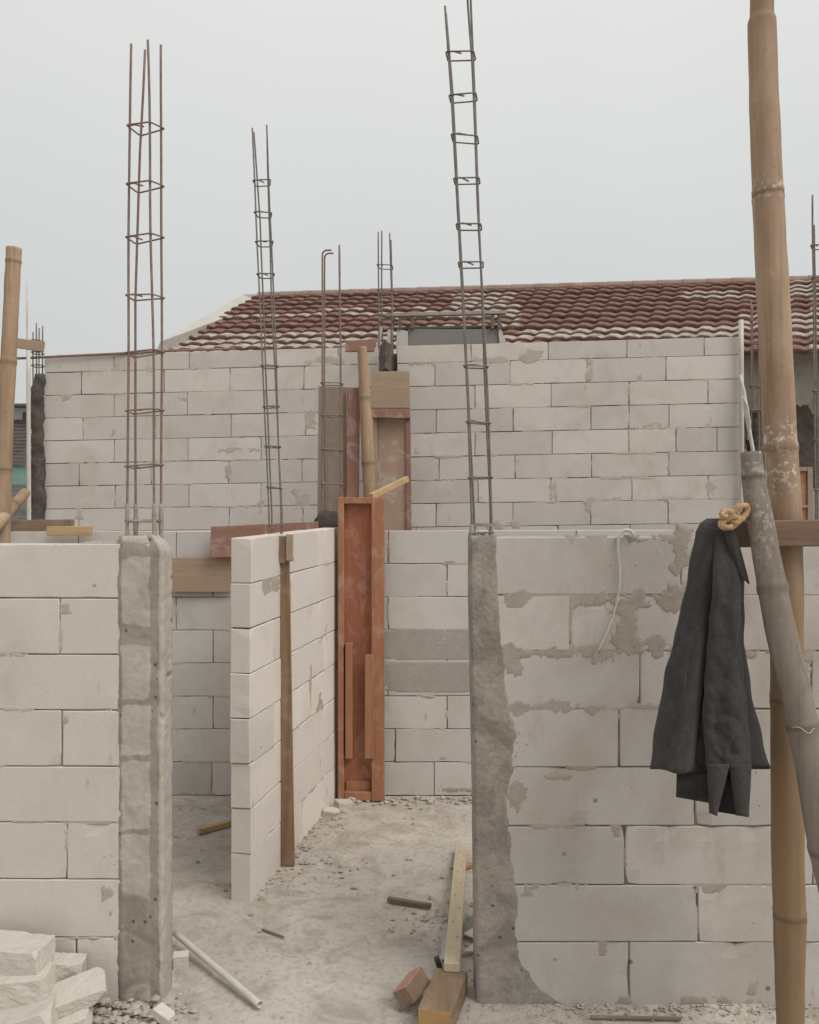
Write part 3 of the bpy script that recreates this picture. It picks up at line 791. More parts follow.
# ------------------------------------------------------------------ bamboo
def bamboo(name, label, keys, nodes, m, crust=None, cut=None, seed=0, bend=0, brown=None):
    """keys: (px, py, width_px, Y)"""
    pts = []; rad = []; mk = []; cr = []
    for (a, b) in zip(keys, keys[1:]):
        pa = P(*a[:2], a[3]); pb = P(*b[:2], b[3]); ra = a[2] * a[3] / F / 2; rb = b[2] * b[3] / F / 2
        k = max(2, int((pb - pa).length / .012))
        for i in range(k):
            t = i / k; pts.append(pa.lerp(pb, t)); rad.append(ra + (rb - ra) * t)
    pts.append(P(*keys[-1][:2], keys[-1][3])); rad.append(keys[-1][2] * keys[-1][3] / F / 2)
    # smooth the path
    for _ in range(6):
        pts = [pts[0]] + [(pts[i - 1] + pts[i] * 2 + pts[i + 1]) / 4 for i in range(1, len(pts) - 1)] + [pts[-1]]
    nz = [PZ(n, keys[0][3] if len(keys) == 0 else min(keys, key=lambda q: abs(q[1] - n))[3]) for n in nodes]
    for i, p in enumerate(pts):
        dn = min([abs(p.z - z) for z in nz] or [9]); 
        sw = math.exp(-(dn / .014) ** 2) * .0026 - math.exp(-(dn / .004) ** 2) * .0020 + math.exp(-((dn - .008) / .004) ** 2) * .0018
        rad[i] += sw
        mk.append(math.exp(-(dn / .007) ** 2) * .8)
        c = 0
        if crust:
            for (cz, wz) in crust: c = max(c, math.exp(-((p.z - PZ(cz, keys[0][3])) / wz) ** 2))
        cr.append(c)
    o = None
    mb = MB(); mb.tube(pts, rad, 28, marks=mk, jit=.05)
    for i in range(len(pts)):
        for j in range(28):
            mb.setattr_('crust', i * 28 + j, cr[i])
            if brown: mb.setattr_('brown', i * 28 + j, max(0, min(.72, (brown - pts[i].z) / .35 + .5 + .5 * noise.noise(Vector((j * .25, 0, pts[i].z * 5))))))
    base = min(pts, key=lambda q: q.z)
    o = mb.build(name, m, smooth=True, origin=base); tag(o, label, 'bamboo pole')
    return o
bamboo('bamboo_pole', 'thick upright tan bamboo pole on the right, tallest pole, crossing the sky', [(789, 1090, 27, 2.6), (790, 1024, 26, 2.6), (789.5, 915, 31, 2.6), (788, 860, 31, 2.6), (787, 700, 31, 2.6),
        (786, 540, 32, 2.6), (780, 430, 31.5, 2.6), (775, 340, 31, 2.6), (768, 195, 30, 2.6), (764, 100, 28, 2.6), (762, 20, 27, 2.6), (762, 17, 23, 2.6), (762, -60, 22, 2.6)],
       [915, 700, 448, 195, -20], B_POLE, crust=[(440, .05), (470, .06), (192, .03)], seed=1, brown=1.5)
gp = [(893, 1110, 37, 2.28), (866, 1000, 36, 2.30), (840, 905, 35, 2.33), (829, 860, 34, 2.345), (820, 815, 33, 2.355), (812.5, 767, 32, 2.37), (804, 730, 31, 2.38), (795, 690, 30, 2.39), (782, 637, 29, 2.41), (772, 586, 27.5, 2.43),
      (767, 560, 27, 2.44), (762, 530, 26, 2.45), (757, 505, 25, 2.46), (753.5, 478, 22, 2.47), (751.5, 453, 20, 2.48)]
bg = bamboo('bamboo_pole', 'dusty grey bent bamboo with a broken top, leaning across the tan pole', gp, [478, 588, 727, 850], B_GREY, crust=[(455, .1), (520, .12)], seed=2)
mb = MB(); c = P(802, 727, 2.36); mb.tube([c + Vector((-.030 + .062 * i / 10, -.047 * math.sin(math.pi * (i + .5) / 11) - .0, .006 * math.sin(i * 1.1))) for i in range(11)] + [c + Vector((.036, -.02, -.012))], .0014, 6)
mb.build('string', M_STRING, bg, smooth=True)
mb = MB()
for k in range(7):
    a = 2 * math.pi * k / 7; c = P(751.5, 453, 2.48); rr = .026
    q = c + Vector((math.cos(a) * rr, math.sin(a) * rr, -.01)); mb.tube([q, q + Vector((0, 0, .012 + .014 * ((k * 37) % 5) / 5))], [.006, .0015], 5)
mb.build('splinters', B_GREY, bg)
bamboo('bamboo_pole', 'tan bamboo pole at the left picture edge, leaning right', [(-12, 900, 16, 4.9), (3, 520, 15, 4.9), (5, 430, 15, 4.9), (14, 248, 14.5, 4.9)], [262, 362, 470, 640], B_GOLD, seed=3)
bamboo('bamboo_pole', 'short bamboo stub slanting up from the timbers at the left edge', [(-28, 556, 14, 4.75), (2, 519, 12, 4.85), (25, 493, 10, 5.3)], [506], B_GOLD, seed=4)
bamboo('bamboo_pole', 'slender bamboo prop standing behind the orange timber trough', [(374, 800, 13, 5.42), (370, 500, 12.5, 5.42), (366, 420, 12, 5.42), (362, 347, 9.5, 5.42)], [398, 463, 560, 660], B_GOLD, seed=5)

# ------------------------------------------------------------------ timber beam, jacket, cloth loop
mb = MB(); mb.bar(P(718, 534, 2.53), P(1000, 531, 2.53), .05, .079); 
bo = mb.build('timber_beam', W_BEAM, bevel=.004, origin=P(760, 532, 2.53)); tag(bo, 'dark brown horizontal beam nailed across the tan bamboo pole', 'beam')

def jacket():
    Y0 = 2.53
    t = thing('jacket', P(722, 520, Y0), 'black jacket hanging from the end of the brown beam, one sleeve down', 'jacket')
    def loft(levels, nfold, amp, seed, yc, seg=72, hem=None, sub=6, open_top=False, front=None, edge_j=1.4, creas=.38):
        mb = MB(); rows = []
        for (a, b) in zip(levels, levels[1:]):
            for i in range(sub):
                q = i / sub; rows.append([a[k] + (b[k] - a[k]) * q for k in range(4)])
        rows.append(list(levels[-1]))
        n = len(rows)
        for ri, (py, xl, xr, dep) in enumerate(rows):
            v = ri / (n - 1); Yc = yc(v)
            c = (xl + xr) / 2; hw = (xr - xl) / 2
            for j in range(seg):
                th = 2 * math.pi * j / seg; co = math.cos(th); si = math.sin(th)
                sq = abs(si) ** .8 * (1 if si > 0 else -1)
                u = co
                px = c + hw * co
                fold = 0
                for (f, ph, sl, am) in nfold:
                    fold += am * math.sin(f * math.pi * (u + sl * v) + ph)
                fold += 1.2 * noise.noise(Vector((px * .03 + seed, py * .012, seed))) + .7 * noise.noise(Vector((px * .06 + py * .02 + seed, py * .045 - px * .03, seed))) + .35 * noise.noise(Vector((px * .12 - py * .05, py * .10, seed)))
                edge = max(0, 1 - abs(u) ** 4)
                px += edge_j * noise.noise(Vector((seed + (3 if u > 0 else 0), py * .035, 2))) * abs(u) ** 3 * 2.2
                cr_a = abs(noise.noise(Vector((px * .03 + py * .016, py * .034 - px * .03, seed + 4))))
                cr_b = abs(noise.noise(Vector((px * .035 - py * .02, py * .045 + px * .03, seed + 9))))
                fold += (max(0, .22 - cr_a) + max(0, .16 - cr_b)) * 2.6 * creas
                Y = Yc + dep * sq + amp * fold * (.25 + .75 * v) * edge * (1 if si < 0 else .5)
                dz = 0
                if hem and ri >= n - 3: dz = hem(u, si) * (ri - (n - 4)) / 3
                mb.v.append(P(px, py + dz, Y))
            if ri:
                for j in range(seg):
                    a = (ri - 1) * seg; b = ri * seg; j2 = (j + 1) % seg
                    mb.f.append((a + j, a + j2, b + j2, b + j))
        if not open_top: mb.f.append(tuple(range(seg)))
        return mb
    edge_j = 1.4
    body = loft([(519, 708, 724, .020), (523, 702, 730, .034), (532, 697, 736, .040), (550, 693, 740, .045), (580, 687, 744, .05), (610, 681, 743, .055), (645, 673, 744, .06), (680, 665, 749, .065), (715, 658, 756, .07), (745, 653, 763, .075), (766, 650, 770, .078)],
                [(1.7, .4, .35, .9), (3.3, 1.3, -.5, .2)], .024, 3, lambda v: 2.535 - .01 * v,
                hem=lambda u, si: (6 * max(0, 1 - (u + .35) ** 2 / .5) if si < 0 else 3))
    body.build('body', M_CLOTH, t, smooth=True, solid=.004)
    # crease ridges of the coat front (left panel hanging nearer)
    pan = MB()
    def fn(u, v):
        py = 526 + 244 * v
        xl = 704 + (666 - 704) * v ** 1.1; xr = 722 + (694 - 722) * v
        px = xl + (xr - xl) * u
        Y = 2.50 - .045 * v - .03 * math.sin(math.pi * u) * (.4 + .6 * v) + .006 * noise.noise(Vector((u * 3, v * 5, 1)))
        return P(px, py + 4 * math.sin(math.pi * u) * v, Y)
    pan.grid(fn, 16, 50); pan.build('front_panel', M_CLOTH, t, smooth=True, solid=.003)
    sl = loft([(527, 716, 727, .008), (545, 714, 736, .020), (575, 713, 740, .028), (597, 712.5, 741, .034), (599, 712, 741.5, .031), (640, 708, 742, .034), (680, 705, 744, .036), (705, 703, 746, .036), (730, 703, 749, .038), (752, 706, 751, .036), (768, 707, 751.5, .032)],
              [(1.3, .9, .6, .4)], .014, 9, lambda v: 2.505 - .03 * min(1, v * 5) - .035 * v, seg=72, sub=9, creas=.75)
    sl.build('sleeve', M_CLOTH, t, smooth=True, solid=.003)
    # cuff, split by a slit: two flaps and the cuff's back, coloured near-black for the slit's shade
    cf = MB()
    def flap(xa0, xb0, xa1, xb1, y0, y1a, y1b, Yb, bul):
        def f(u, v):
            px = (xa0 + (xb0 - xa0) * u) * (1 - v) + (xa1 + (xb1 - xa1) * u) * v
            py = y0 + ((y1a + (y1b - y1a) * u) - y0) * v
            return P(px, py, Yb - bul * math.sin(math.pi * u) + .006 * math.sin(9 * v + 3 * u))
        return f
    cf.grid(flap(707, 729.5, 709.5, 716.5, 764, 813, 816, 2.405, .010), 10, 16)
    cf.grid(flap(729, 751.5, 736.5, 748.5, 764, 815.5, 817, 2.405, .010), 10, 16)
    cf.build('cuff', M_CLOTH, t, smooth=True, solid=.003)
    cb = MB(); cb.grid(flap(708, 751, 716, 748.5, 764, 811.5, 817, 2.45, -.008), 12, 16); cb.build('cuff_back_shade', M_CLOTHD, t, smooth=True, solid=.003)
    tail = MB(); tail.grid(flap(677, 712, 676, 712, 764, 797, 803.5, 2.50, .012), 14, 12)
    tail.build('inner_tail', M_CLOTH, t, smooth=True, solid=.003)
    col = MB()
    def fc(u, v):
        # collar / shoulder flap falling to a point at right
        xl = 722 + (737 - 722) * v; xr = 732 + (749 - 732) * v ** .85
        py = 524 + (572 + 12 * u - 524) * v
        return P(xl + (xr - xl) * u, py, 2.465 - .012 * math.sin(math.pi * u) - .006 * v)
    col.grid(fc, 10, 24); col.build('collar', M_CLOTH, t, smooth=True, solid=.004)
jacket()

def cloth_loop():
    mb = MB()
    def band(pts, w, th):
        n = len(pts); k0 = len(mb.v)
        for i, p in enumerate(pts):
            p = P(p[0], p[1], 2.44 + p[2]); a = P(*pts[(i + 1) % n][:2], 2.44); b = P(*pts[i - 1][:2], 2.44)
            d = (a - b).normalized(); nn = Vector((d.z, 0, -d.x))
            for (du, dw) in ((-1, -1), (1, -1), (1.2, 0), (1, 1), (-1, 1), (-1.2, 0)):
                q = p + nn * th * du + Vector((0, 1, 0)) * w * dw
                q += nn * .006 * noise.noise(q * 70) + Vector((noise.noise(q * 110), 0, noise.noise(q * 110 + Vector((5, 5, 5))))) * .005
                mb.v.append(q)
        for i in range(n):
            for j in range(6):
                a = k0 + i * 6; b = k0 + ((i + 1) % n) * 6
                mb.f.append((a + j, a + (j + 1) % 6, b + (j + 1) % 6, b + j))
    def oval(cx, cy, rx, ry, rot, n=26, wob=.12, sd=0):
        r = []
        for i in range(n):
            a = 2 * math.pi * i / n; k = 1 + wob * noise.noise(Vector((math.cos(a), math.sin(a), sd)) * 1.8)
            x = rx * math.cos(a) * k; y = ry * math.sin(a) * k; c, s = math.cos(rot), math.sin(rot)
            r.append((cx + x * c - y * s, cy + x * s + y * c, .006 * math.sin(2 * a)))
        return r
    band(oval(738.5, 514, 10.5, 5.5, R(-48), sd=3), .016, .0085)
    band(oval(730, 522, 8.5, 4.5, R(-25), sd=8), .016, .0085)
    band(oval(727, 514.5, 5, 2.6, R(5), sd=5), .015, .0085)
    o = mb.build('cloth_loop', M_TANCL, smooth=True, origin=P(733, 528, 2.44))
    md = o.modifiers.new('s', 'SUBSURF'); md.levels = 1; md.render_levels = 1
    tag(o, 'tan rolled cloth loop knotted on the beam end above the black jacket', 'cloth')
cloth_loop()
# white cord over the right wall
mb = MB(); Yw = YR - .012
pts = [(634, 539, Yw), (633.5, 534, Yw), (630, 530.5, Yw), (625, 530, Yw), (620, 533, Yw), (618, 540, Yw), (618, 548, Yw), (620, 565, Yw), (620, 582, Yw), (618, 598, Yw), (613, 617, Yw), (606, 635, Yw), (600, 647, Yw), (594, 656, Yw)]
mb.tube([P(*p) for p in pts], [.0065] * 6 + [.0035] * 3 + [.0032] * 5, 8)
tag(mb.build('cord', M_CORD, smooth=True, origin=P(618, 590, Yw)), 'white cord hooked over the right foreground wall, curling down its face', 'cord')

# ------------------------------------------------------------------ orange formwork trough
def trough():
    Y = 5.10; xl = PX(338, Y); xr = PX(384.5, Y); zt = PZ(497, Y); t = thing('timber_trough', ((xl + xr) / 2, Y, 0), 'tall orange-red timber trough standing open against the far room wall', 'formwork')
    d = .07
    mb = MB(); mb.box((xl + .012, Y + .045, .012), (xr - .012, Y + .06, zt - .012)); mb.build('back_panel', W_PANEL, t)
    for (a, b) in ((xl, xl + .036), (xr - .078, xr)):
        mb = MB(); mb.box((a, Y - .01, 0.002), (b, Y + .0445, zt)); mb.build('side_board', W_FRAME, t, bevel=.003)
    mb = MB(); mb.box((xl + .037, Y - .007, zt - .04), (xr - .079, Y + .043, zt - .003)); mb.build('end_board', W_FRAME, t, bevel=.003)
    mb = MB(); mb.box((xl + .037, Y - .007, .004), (xr - .079, Y + .043, .055)); mb.build('end_board', W_FRAME, t, bevel=.003)
    # loose battens standing in it
    for (px0, px1, y0, y1) in ((345.5, 352.5, 643, 758), (365, 374, 654, 758)):
        b = MB(); b.box((PX(px0, Y), Y - .022, PZ(y1, Y)), (PX(px1, Y), Y + .0445 if px0 < 360 else Y - .011, PZ(y0, Y)))
        b.build('batten', W_BATTEN, t, bevel=.003)
    b = MB(); b.box((xl + .045, Y + .030, .056), (xr - .085, Y + .044, .11)); b.build('foot_block', W_BATTEN, t, bevel=.002)
trough()
# strip leaning on it
mb = MB(); mb.bar(P(371, 496.5, 5.16), P(407, 479, 5.48), .03, .036); tag(mb.build('timber_batten', W_PALEX, bevel=.002, origin=P(390, 488, 5.3)), 'short yellow batten slanting from the trough top to the plywood form', 'timber')

# brown post on cross wall
t = thing('timber_post', ((PX(285, 4.17)), 4.15, 0), 'brown timber post with a block head, fixed upright against the white partition', 'post')
yy = 4.15
mb = MB(); mb.hexa([(PX(281, yy), yy, 0), (PX(294.5, yy), yy, 0), (PX(294.5, yy) , yy + .02, 0), (PX(281, yy), yy + .03, 0),
                    (PX(279.5, yy), yy, PZ(545, yy)), (PX(289, yy), yy, PZ(545, yy)), (PX(289, yy), yy + .02, PZ(545, yy)), (PX(279.5, yy), yy + .03, PZ(545, yy))])
mb.build('shaft', W_BROWN, t, bevel=.003)
mb = MB(); mb.box((PX(275, yy), yy - .02, PZ(563, yy)), (PX(286, yy), yy - .001, PZ(536, yy))); mb.build('head_block', W_OLD, t, bevel=.003)
mb = MB(); mb.box((PX(286.3, yy), yy - .03, PZ(561, yy)), (PX(293.5, yy), yy - .002, PZ(534, yy))); mb.build('head_block', W_TAN, t, bevel=.005)

# ------------------------------------------------------------------ plywood pieces
def board(name, label, quad, Y, th, m, cat='plywood', lean=0, to_ground=False):
    """quad of pixels: bl, br, tr, tl"""
    mb = MB(); q = [P(x, y, Y + (lean if i > 1 else 0)) for i, (x, y) in enumerate(quad)]
    if to_ground:
        for i in (0, 1): q[i].z = 0
    mb.hexa([q[0], q[1], q[1] + Vector((0, th, 0)), q[0] + Vector((0, th, 0)), q[3], q[2], q[2] + Vector((0, th, 0)), q[3] + Vector((0, th, 0))])
    c = (q[0] + q[1]) / 2; o = mb.build(name, m, bevel=.002, origin=c); tag(o, label, cat); return o
# column form, left pair
board('plywood_board', 'grey tapering plywood board behind the hooked rebar cage', [(315, 560), (349, 560), (346, 387), (318.5, 386)], 5.48, .018, W_GREY, to_ground=True)
board('plywood_board', 'reddish plywood strip scratched with cement, right of the grey tapering board', [(345.5, 560), (356, 560), (360, 388), (346.5, 387)], 5.44, .018, W_REDV, to_ground=True)
# column form, right
t = thing('column_form', (PX(392, 7.0), 7.0, 0), 'tall plywood column form in the gap of the rear wall, lighter box at its top', 'formwork')
def bpart(name, quad, Y, th, m, ground=False):
    mb = MB(); q = [P(x, y, Y) for (x, y) in quad]
    if ground:
        for i in (0, 1): q[i].z = 0
    mb.hexa([q[0], q[1], q[1] + Vector((0, th, 0)), q[0] + Vector((0, th, 0)), q[3], q[2], q[2] + Vector((0, th, 0)), q[3] + Vector((0, th, 0))])
    return mb.build(name, m, t, bevel=.002)
bpart('face_board', [(371, 560), (408.5, 560), (406, 417), (373, 417)], 7.02, .02, W_TANV, True)
bpart('edge_batten', [(408.2, 560), (413.5, 560), (410.5, 417), (405.5, 417)], 7.0, .04, W_REDV, True)
bpart('edge_batten', [(372, 560), (378, 560), (377, 418), (373, 418)], 6.985, .035, W_TAN, True)
bpart('top_box', [(371, 408), (410, 408), (409.5, 371), (371.5, 371.5)], 6.94, .08, W_TAN)
bpart('top_strip', [(371, 417.5), (410.5, 418), (410, 408.5), (371, 408.5)], 6.93, .09, W_RED)
mb = MB(); mb.tube([P(385.5, 372, 7.0), P(386, 345, 7.2)], .05, 4); mb.build('rebar_stub', M_DARK, t)
board('plywood_board', 'small reddish board lying on the rear wall top beside the bamboo prop', [(345, 351), (373.5, 351), (377, 338.5), (346, 341)], 7.1, .05, W_RED)
# boards above the left room
board('plywood_board', 'tan plywood sheet fixed on the far wall, left of the white partition', [(171, 592), (232, 592), (232, 557), (171, 558)], 5.17, .018, W_TAN)
board('plywood_board', 'reddish cement-spattered board set over the tan plywood sheet', [(209.5, 558), (320, 554), (318, 521.5), (211, 526.5)], 5.12, .018, W_RED)
# timbers on the wall top at left
mb = MB(); mb.bar(P(-40, 528, 5.26), P(73, 526, 5.26), .06, .085); tag(mb.build('timber_plank', W_OLD, bevel=.003, origin=P(20, 531, 5.26)), 'dark weathered plank on the wall top at the left edge', 'timber')
mb = MB(); mb.bar(P(48, 531, 5.14), P(91, 530.5, 5.14), .05, .055); tag(mb.build('timber_plank', W_PALEX, bevel=.003, origin=P(70, 534, 5.15)), 'short yellow plank beside the dark weathered plank', 'timber')
mb = MB(); mb.bar(P(16, 343, 7.36), P(44, 347, 7.36), .03, .085); tag(mb.build('timber_offcut', W_TAN, bevel=.003, origin=P(30, 345, 7.36)), 'small tan board nailed across the rebar at the far left', 'timber')

# ------------------------------------------------------------------ pipes
def pipe(name, label, a, b, r, m=M_PVC, wall_t=.0022):
    a = Vector(a); b = Vector(b); mb = MB()
    n = 12; pts = [a.lerp(b, i / n) for i in range(n + 1)]
    mb.tube(pts, r, 20, cap=False)
    k = len(mb.v); mb.tube(pts, r - wall_t, 20, cap=False)
    for e in (0, n):
        for j in range(20):
            q = e * 20 + j; q2 = e * 20 + (j + 1) % 20
            mb.f.append((q, q2, k + q2, k + q))
    o = mb.build(name, m, smooth=True, origin=a); tag(o, label, 'pipe'); return o
g1 = ground_pt(175, 946); g2 = ground_pt(260, 1010)
pipe('plastic_pipe', 'white plastic pipe lying on the concrete floor by the left column', (g1.x, g1.y, .022 + .03), (g2.x, g2.y, .018), .0125)
pipe('plastic_pipe', 'white plastic pipe standing against the right end of the rear wall', (PX(743, 7.05), 7.05, 0), P(741, 320, 7.05), .020)
pipe('plastic_pipe', 'slim white plastic pipe upright beside the rebar at the far left', (PX(30, 7.25), 7.25, 0), P(28.5, 352, 7.25), .016)
pipe('plastic_pipe', 'thin pale mast rising into the sky at the far left', (PX(28, 7.9), 7.9, 0), P(27, 282, 7.9), .008)
mb = MB()
mb.tube([P(740, 375, 6.98), P(744, 392, 6.97), P(746, 410, 6.97), P(749, 430, 6.97), P(753, 450, 6.97), P(751, 475, 6.99)], [.012, .016, .02, .018, .014, .01], 8, jit=.5)
mb.tube([P(743, 396, 6.96), P(747, 405, 6.95), P(750, 422, 6.95), P(748, 440, 6.96)], [.006, .008, .008, .006], 6)
tag(mb.build('plastic_strip', M_CORD, smooth=True, origin=P(746, 420, 6.97)), 'twisted white plastic strip wound on the upright wall pipe', 'strip')

# ------------------------------------------------------------------ house behind with tiled roof
def house():
    E0 = P(152, 358.5, 8.2); E1 = P(819, 353, 7.7); R0 = P(258, 296.5, 11.15); R1 = P(819, 280, 10.4)
    k = 1.45
    E1 = E0.lerp(E1, k); R1 = R0.lerp(R1, k)
    t = thing('tiled_house', (2.5, 9.5, 0), 'neighbouring house with a red and white tiled roof above the rear walls', 'house')
    mb = MB(); rows = 13; Lr = (E1 - E0).length; nu = int(Lr / .0219); wave = .17
    nrm = (E1 - E0).cross(R0 - E0).normalized()
    if nrm.z < 0: nrm = -nrm
    sdir = (R0 - E0)
    def pt(s, v):
        return E0.lerp(E1, s).lerp(R0.lerp(R1, s), v)
    def px_of(p): return CX + p.x * F / p.y
    rnd = random.Random(5)
    def pale(row, px, col):
        h = math.sin(col * 12.9898 + row * 78.233) * 43758.5453; h -= math.floor(h)
        if px < 395:
            if row <= 3: return 1
            if row == 7: return 1 if h > .1 else 0
            if row == 8 and px > 300: return 1 if h > .4 else 0
            return 0
        if 395 <= px < 505:
            if row in (6, 7): return 1 if h > .1 else 0
            if row >= 8 and px > 452 and row < 12: return 1 if h > .1 else 0
            if row == 8: return 1 if h > .4 else 0
            if row < 5: return 1 if h > .2 else 0
            return 1 if (row == 7 and h > .2) else 0
        if 505 <= px < 520: return 1 if h > .35 else 0
        if px < 740:
            if row in (2, 3): return 1
            if row in (9, 10) and px > 684 - (10 - row) * 3: return 1 if h > .05 else 0
            return 0
        if px < 765:
            return 1 if row in (3, 4, 5, 9) else 0
        return 1 if row in (2, 3, 4, 5, 8, 9, 10, 11) and h > .12 else (1 if h > .9 else 0)
    for r_ in range(rows):
        v0 = r_ / rows; v1 = (r_ + 1.12) / rows; v1 = min(v1, 1.0)
        k0 = len(mb.v)
        for j in range(5):
            for i in range(nu + 1):
                s = i / nu; x = s * Lr
                col = int(x / (wave)); ph = (x / wave) % 1
                prof = .0095 * math.sin(2 * math.pi * ph) + .003 * math.sin(4 * math.pi * ph + .5)
                jx = .005 * math.sin(r_ * 5 + (col // 3) * 2.3) + .003 * math.sin(r_ * 9.1 + (col // 3) * 5.7)
                # scalloped lower edge
                if j == 0: v = v0; h = .0 + prof * .9 - .004
                elif j == 1: v = v0 - .001; h = .034 + prof
                elif j == 2: v = v0 + .006; h = .040 + prof
                elif j == 3: v = (v0 + v1) / 2; h = .022 + prof
                else: v = v1; h = .002 + prof
                p = pt(s, v) + nrm * (h + jx)
                if j in (0, 1, 2): p += (-sdir.normalized()) * (.012 * (math.cos(2 * math.pi * ph)))
                mb.v.append(p); idx = len(mb.v) - 1
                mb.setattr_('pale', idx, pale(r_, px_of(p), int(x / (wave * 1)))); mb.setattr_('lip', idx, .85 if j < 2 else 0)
        W = nu + 1
        for j in range(4):
            for i in range(nu): mb.f.append((k0 + j * W + i, k0 + j * W + i + 1, k0 + (j + 1) * W + i + 1, k0 + (j + 1) * W + i))
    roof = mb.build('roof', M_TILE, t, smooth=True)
    # ridge capping
    rc = MB(); n = 34
    up = Vector((0, 0, 1))
    for i in range(n):
        a = R0.lerp(R1, i / n); b = R0.lerp(R1, (i + 1.06) / n); rc.tube([a + up * .0, b + up * .0], [.060, .054], 10)
    rc.build('ridge_cap', make_simple('ridge', (.24, .15, .125), .8, c2=(.32, .24, .2), sc=5), roof, smooth=False)
    # back slope
    bs = MB(); d = Vector((0, 3.4, -1.35)); bs.hexa([R0 - up * .05, R1 - up * .05, R1 + d - up * .05, R0 + d - up * .05, R0, R1, R1 + d, R0 + d]); bs.build('back_slope', M_TILE, t)
    # gable parapet: sloping slab left of the tiles
    gp_ = MB(); o = Vector((-.02, 0, 0)); w = Vector((-.13, .008, 0))
    lo0 = E0 + Vector((-.02, -.05, -.4)); lo1 = R0 + Vector((0, 0, -.5))
    hi0 = P(158, 343.5, 8.05); hi1 = P(243, 294.5, 11.15)
    a0 = E0 + Vector((.0, -.10, 0)); 
    # band between tile rake and skyline, thick and solid
    q = [P(154, 359, 8.1), P(263, 303, 11.2), P(263, 294, 11.2), P(243, 294.5, 11.2), P(160, 342, 8.15)]
    th = Vector((-.02, .0, -.25))
    top = [a for a in q]
    k = len(gp_.v); gp_.v += [Vector(a) for a in top] + [a + Vector((0, .25, -.35)) for a in top]
    nq = len(top); gp_.f.append(tuple(range(nq))); gp_.f.append(tuple(range(nq, 2 * nq))[::-1])
    for i in range(nq): gp_.f.append((i, (i + 1) % nq, nq + (i + 1) % nq, nq + i))
    gp_.build('gable_parapet', M_PLASTER, t)
    gw = MB(); gw.box((E0.x - .0, 8.3, 0), (E0.x + .15, 13.5, 3.0)); gw.build('gable_wall', M_PLASTER, t)
    # front wall
    fw = MB(); fw.box((PX(400, 8.1), 8.12, 0), (9.0, 8.27, 3.345)); fw.build('front_wall', M_HWALL, t)
    # dark jagged patch on the wall right of the pole
    dk = MB()
    def fn(u, v):
        px = 735 + 150 * u; py = 405 + 110 * v
        hgt = .5 - abs(v - .38) * 1.7 + .6 * noise.noise(Vector((px * .10, py * .045, 3)))
        return (P(px, py, 8.117 - max(-.004, min(.008, hgt * .03))), hgt > 0)
    dk.grid(fn, 110, 70); tag(dk.build('dark_patch', M_DARK, t, smooth=True), 'dark jagged patch')
    # orange window
    Yw_ = 8.04
    wf = MB(); a, b, c, d_ = PX(791, Yw_), PX(812, Yw_), PZ(520, Yw_), PZ(467, Yw_)
    for lo, hi in (((a, Yw_ - .02, c), (a + .035, Yw_ + .03, d_)), ((b - .05, Yw_ - .02, c), (b, Yw_ + .03, d_)), ((a + .036, Yw_ - .02, d_ - .04), (b - .051, Yw_ + .03, d_)), ((a + .036, Yw_ - .02, PZ(508, Yw_)), (b - .051, Yw_ + .03, PZ(505, Yw_)))):
        wf.box(lo, hi)
    wo = wf.build('window', W_TAN, t, bevel=.003)
    sh = MB(); sh.box((a + .036, Yw_ + .0, c), (b - .051, Yw_ + .026, d_ - .041)); sh.build('shutter', W_FRAME, wo)
    sh = MB(); sh.box((PX(796, Yw_), Yw_ - .012, PZ(503, Yw_)), (PX(798.5, Yw_), Yw_ - .001, PZ(475, Yw_))); sh.build('bar', W_OLD, wo)
house()
# grey lintel box with a rail above rear wall
t = thing('concrete_canopy', (PX(450, 7.3), 7.45, 2.8), 'small grey concrete canopy with a bracketed rail, sitting on the rear wall top', 'canopy')
Yk = 7.42
mb = MB(); mb.box((PX(408, Yk), Yk + .02, PZ(349, Yk)), (PX(500, Yk), Yk + .12, PZ(328.5, Yk))); mb.build('panel', M_GREYP, t)
mb = MB(); mb.hexa([P(396, 352, Yk), P(408, 352, Yk), P(408, 352, Yk + .15), P(396, 352, Yk + .15), P(397, 329, Yk), P(408, 331, Yk), P(408, 331, Yk + .15), P(397, 329, Yk + .15)]); mb.build('end_pier', M_PLASTER, t)
mb = MB(); mb.hexa([P(500.3, 349, Yk), P(509, 349, Yk), P(509, 349, Yk + .15), P(500.3, 349, Yk + .15), P(498, 328, Yk), P(500.5, 328, Yk), P(500.5, 328, Yk + .15), P(498, 328, Yk + .15)]); mb.build('end_pier', M_PLASTER, t)
mb = MB(); mb.bar(P(385, 315.5, Yk), P(506, 312.5, Yk), .06, .03); mb.build('rail', make_simple('rail', (.33, .29, .25), .8), t, bevel=.003)
mb = MB(); mb.bar(P(390, 329.5, Yk + .1), P(502, 326.5, Yk + .1), .08, .022); mb.build('rail', make_simple('rail2', (.22, .185, .155), .8), t, bevel=.003)
for px in (400, 412.5, 492.5, 499):
    mb = MB(); mb.box((PX(px, Yk) - .014, Yk - .02, PZ(329, Yk)), (PX(px, Yk) + .014, Yk + .03, PZ(315.5, Yk))); mb.build('bracket', make_simple('bracket', (.15, .115, .10), .8), t)
t.location = t.location
# white slanting strips left of the canopy
mb = MB(); mb.bar(P(374, 372, 7.38), P(381, 327, 7.38), .03, .03); mb.bar(P(388, 350, 7.38), P(391, 330, 7.38), .03, .05)
tag(mb.build('plaster_strip', M_PLASTER, origin=P(380, 350, 7.38)), 'pale narrow strip slanting up the gap left of the grey canopy', 'strip')

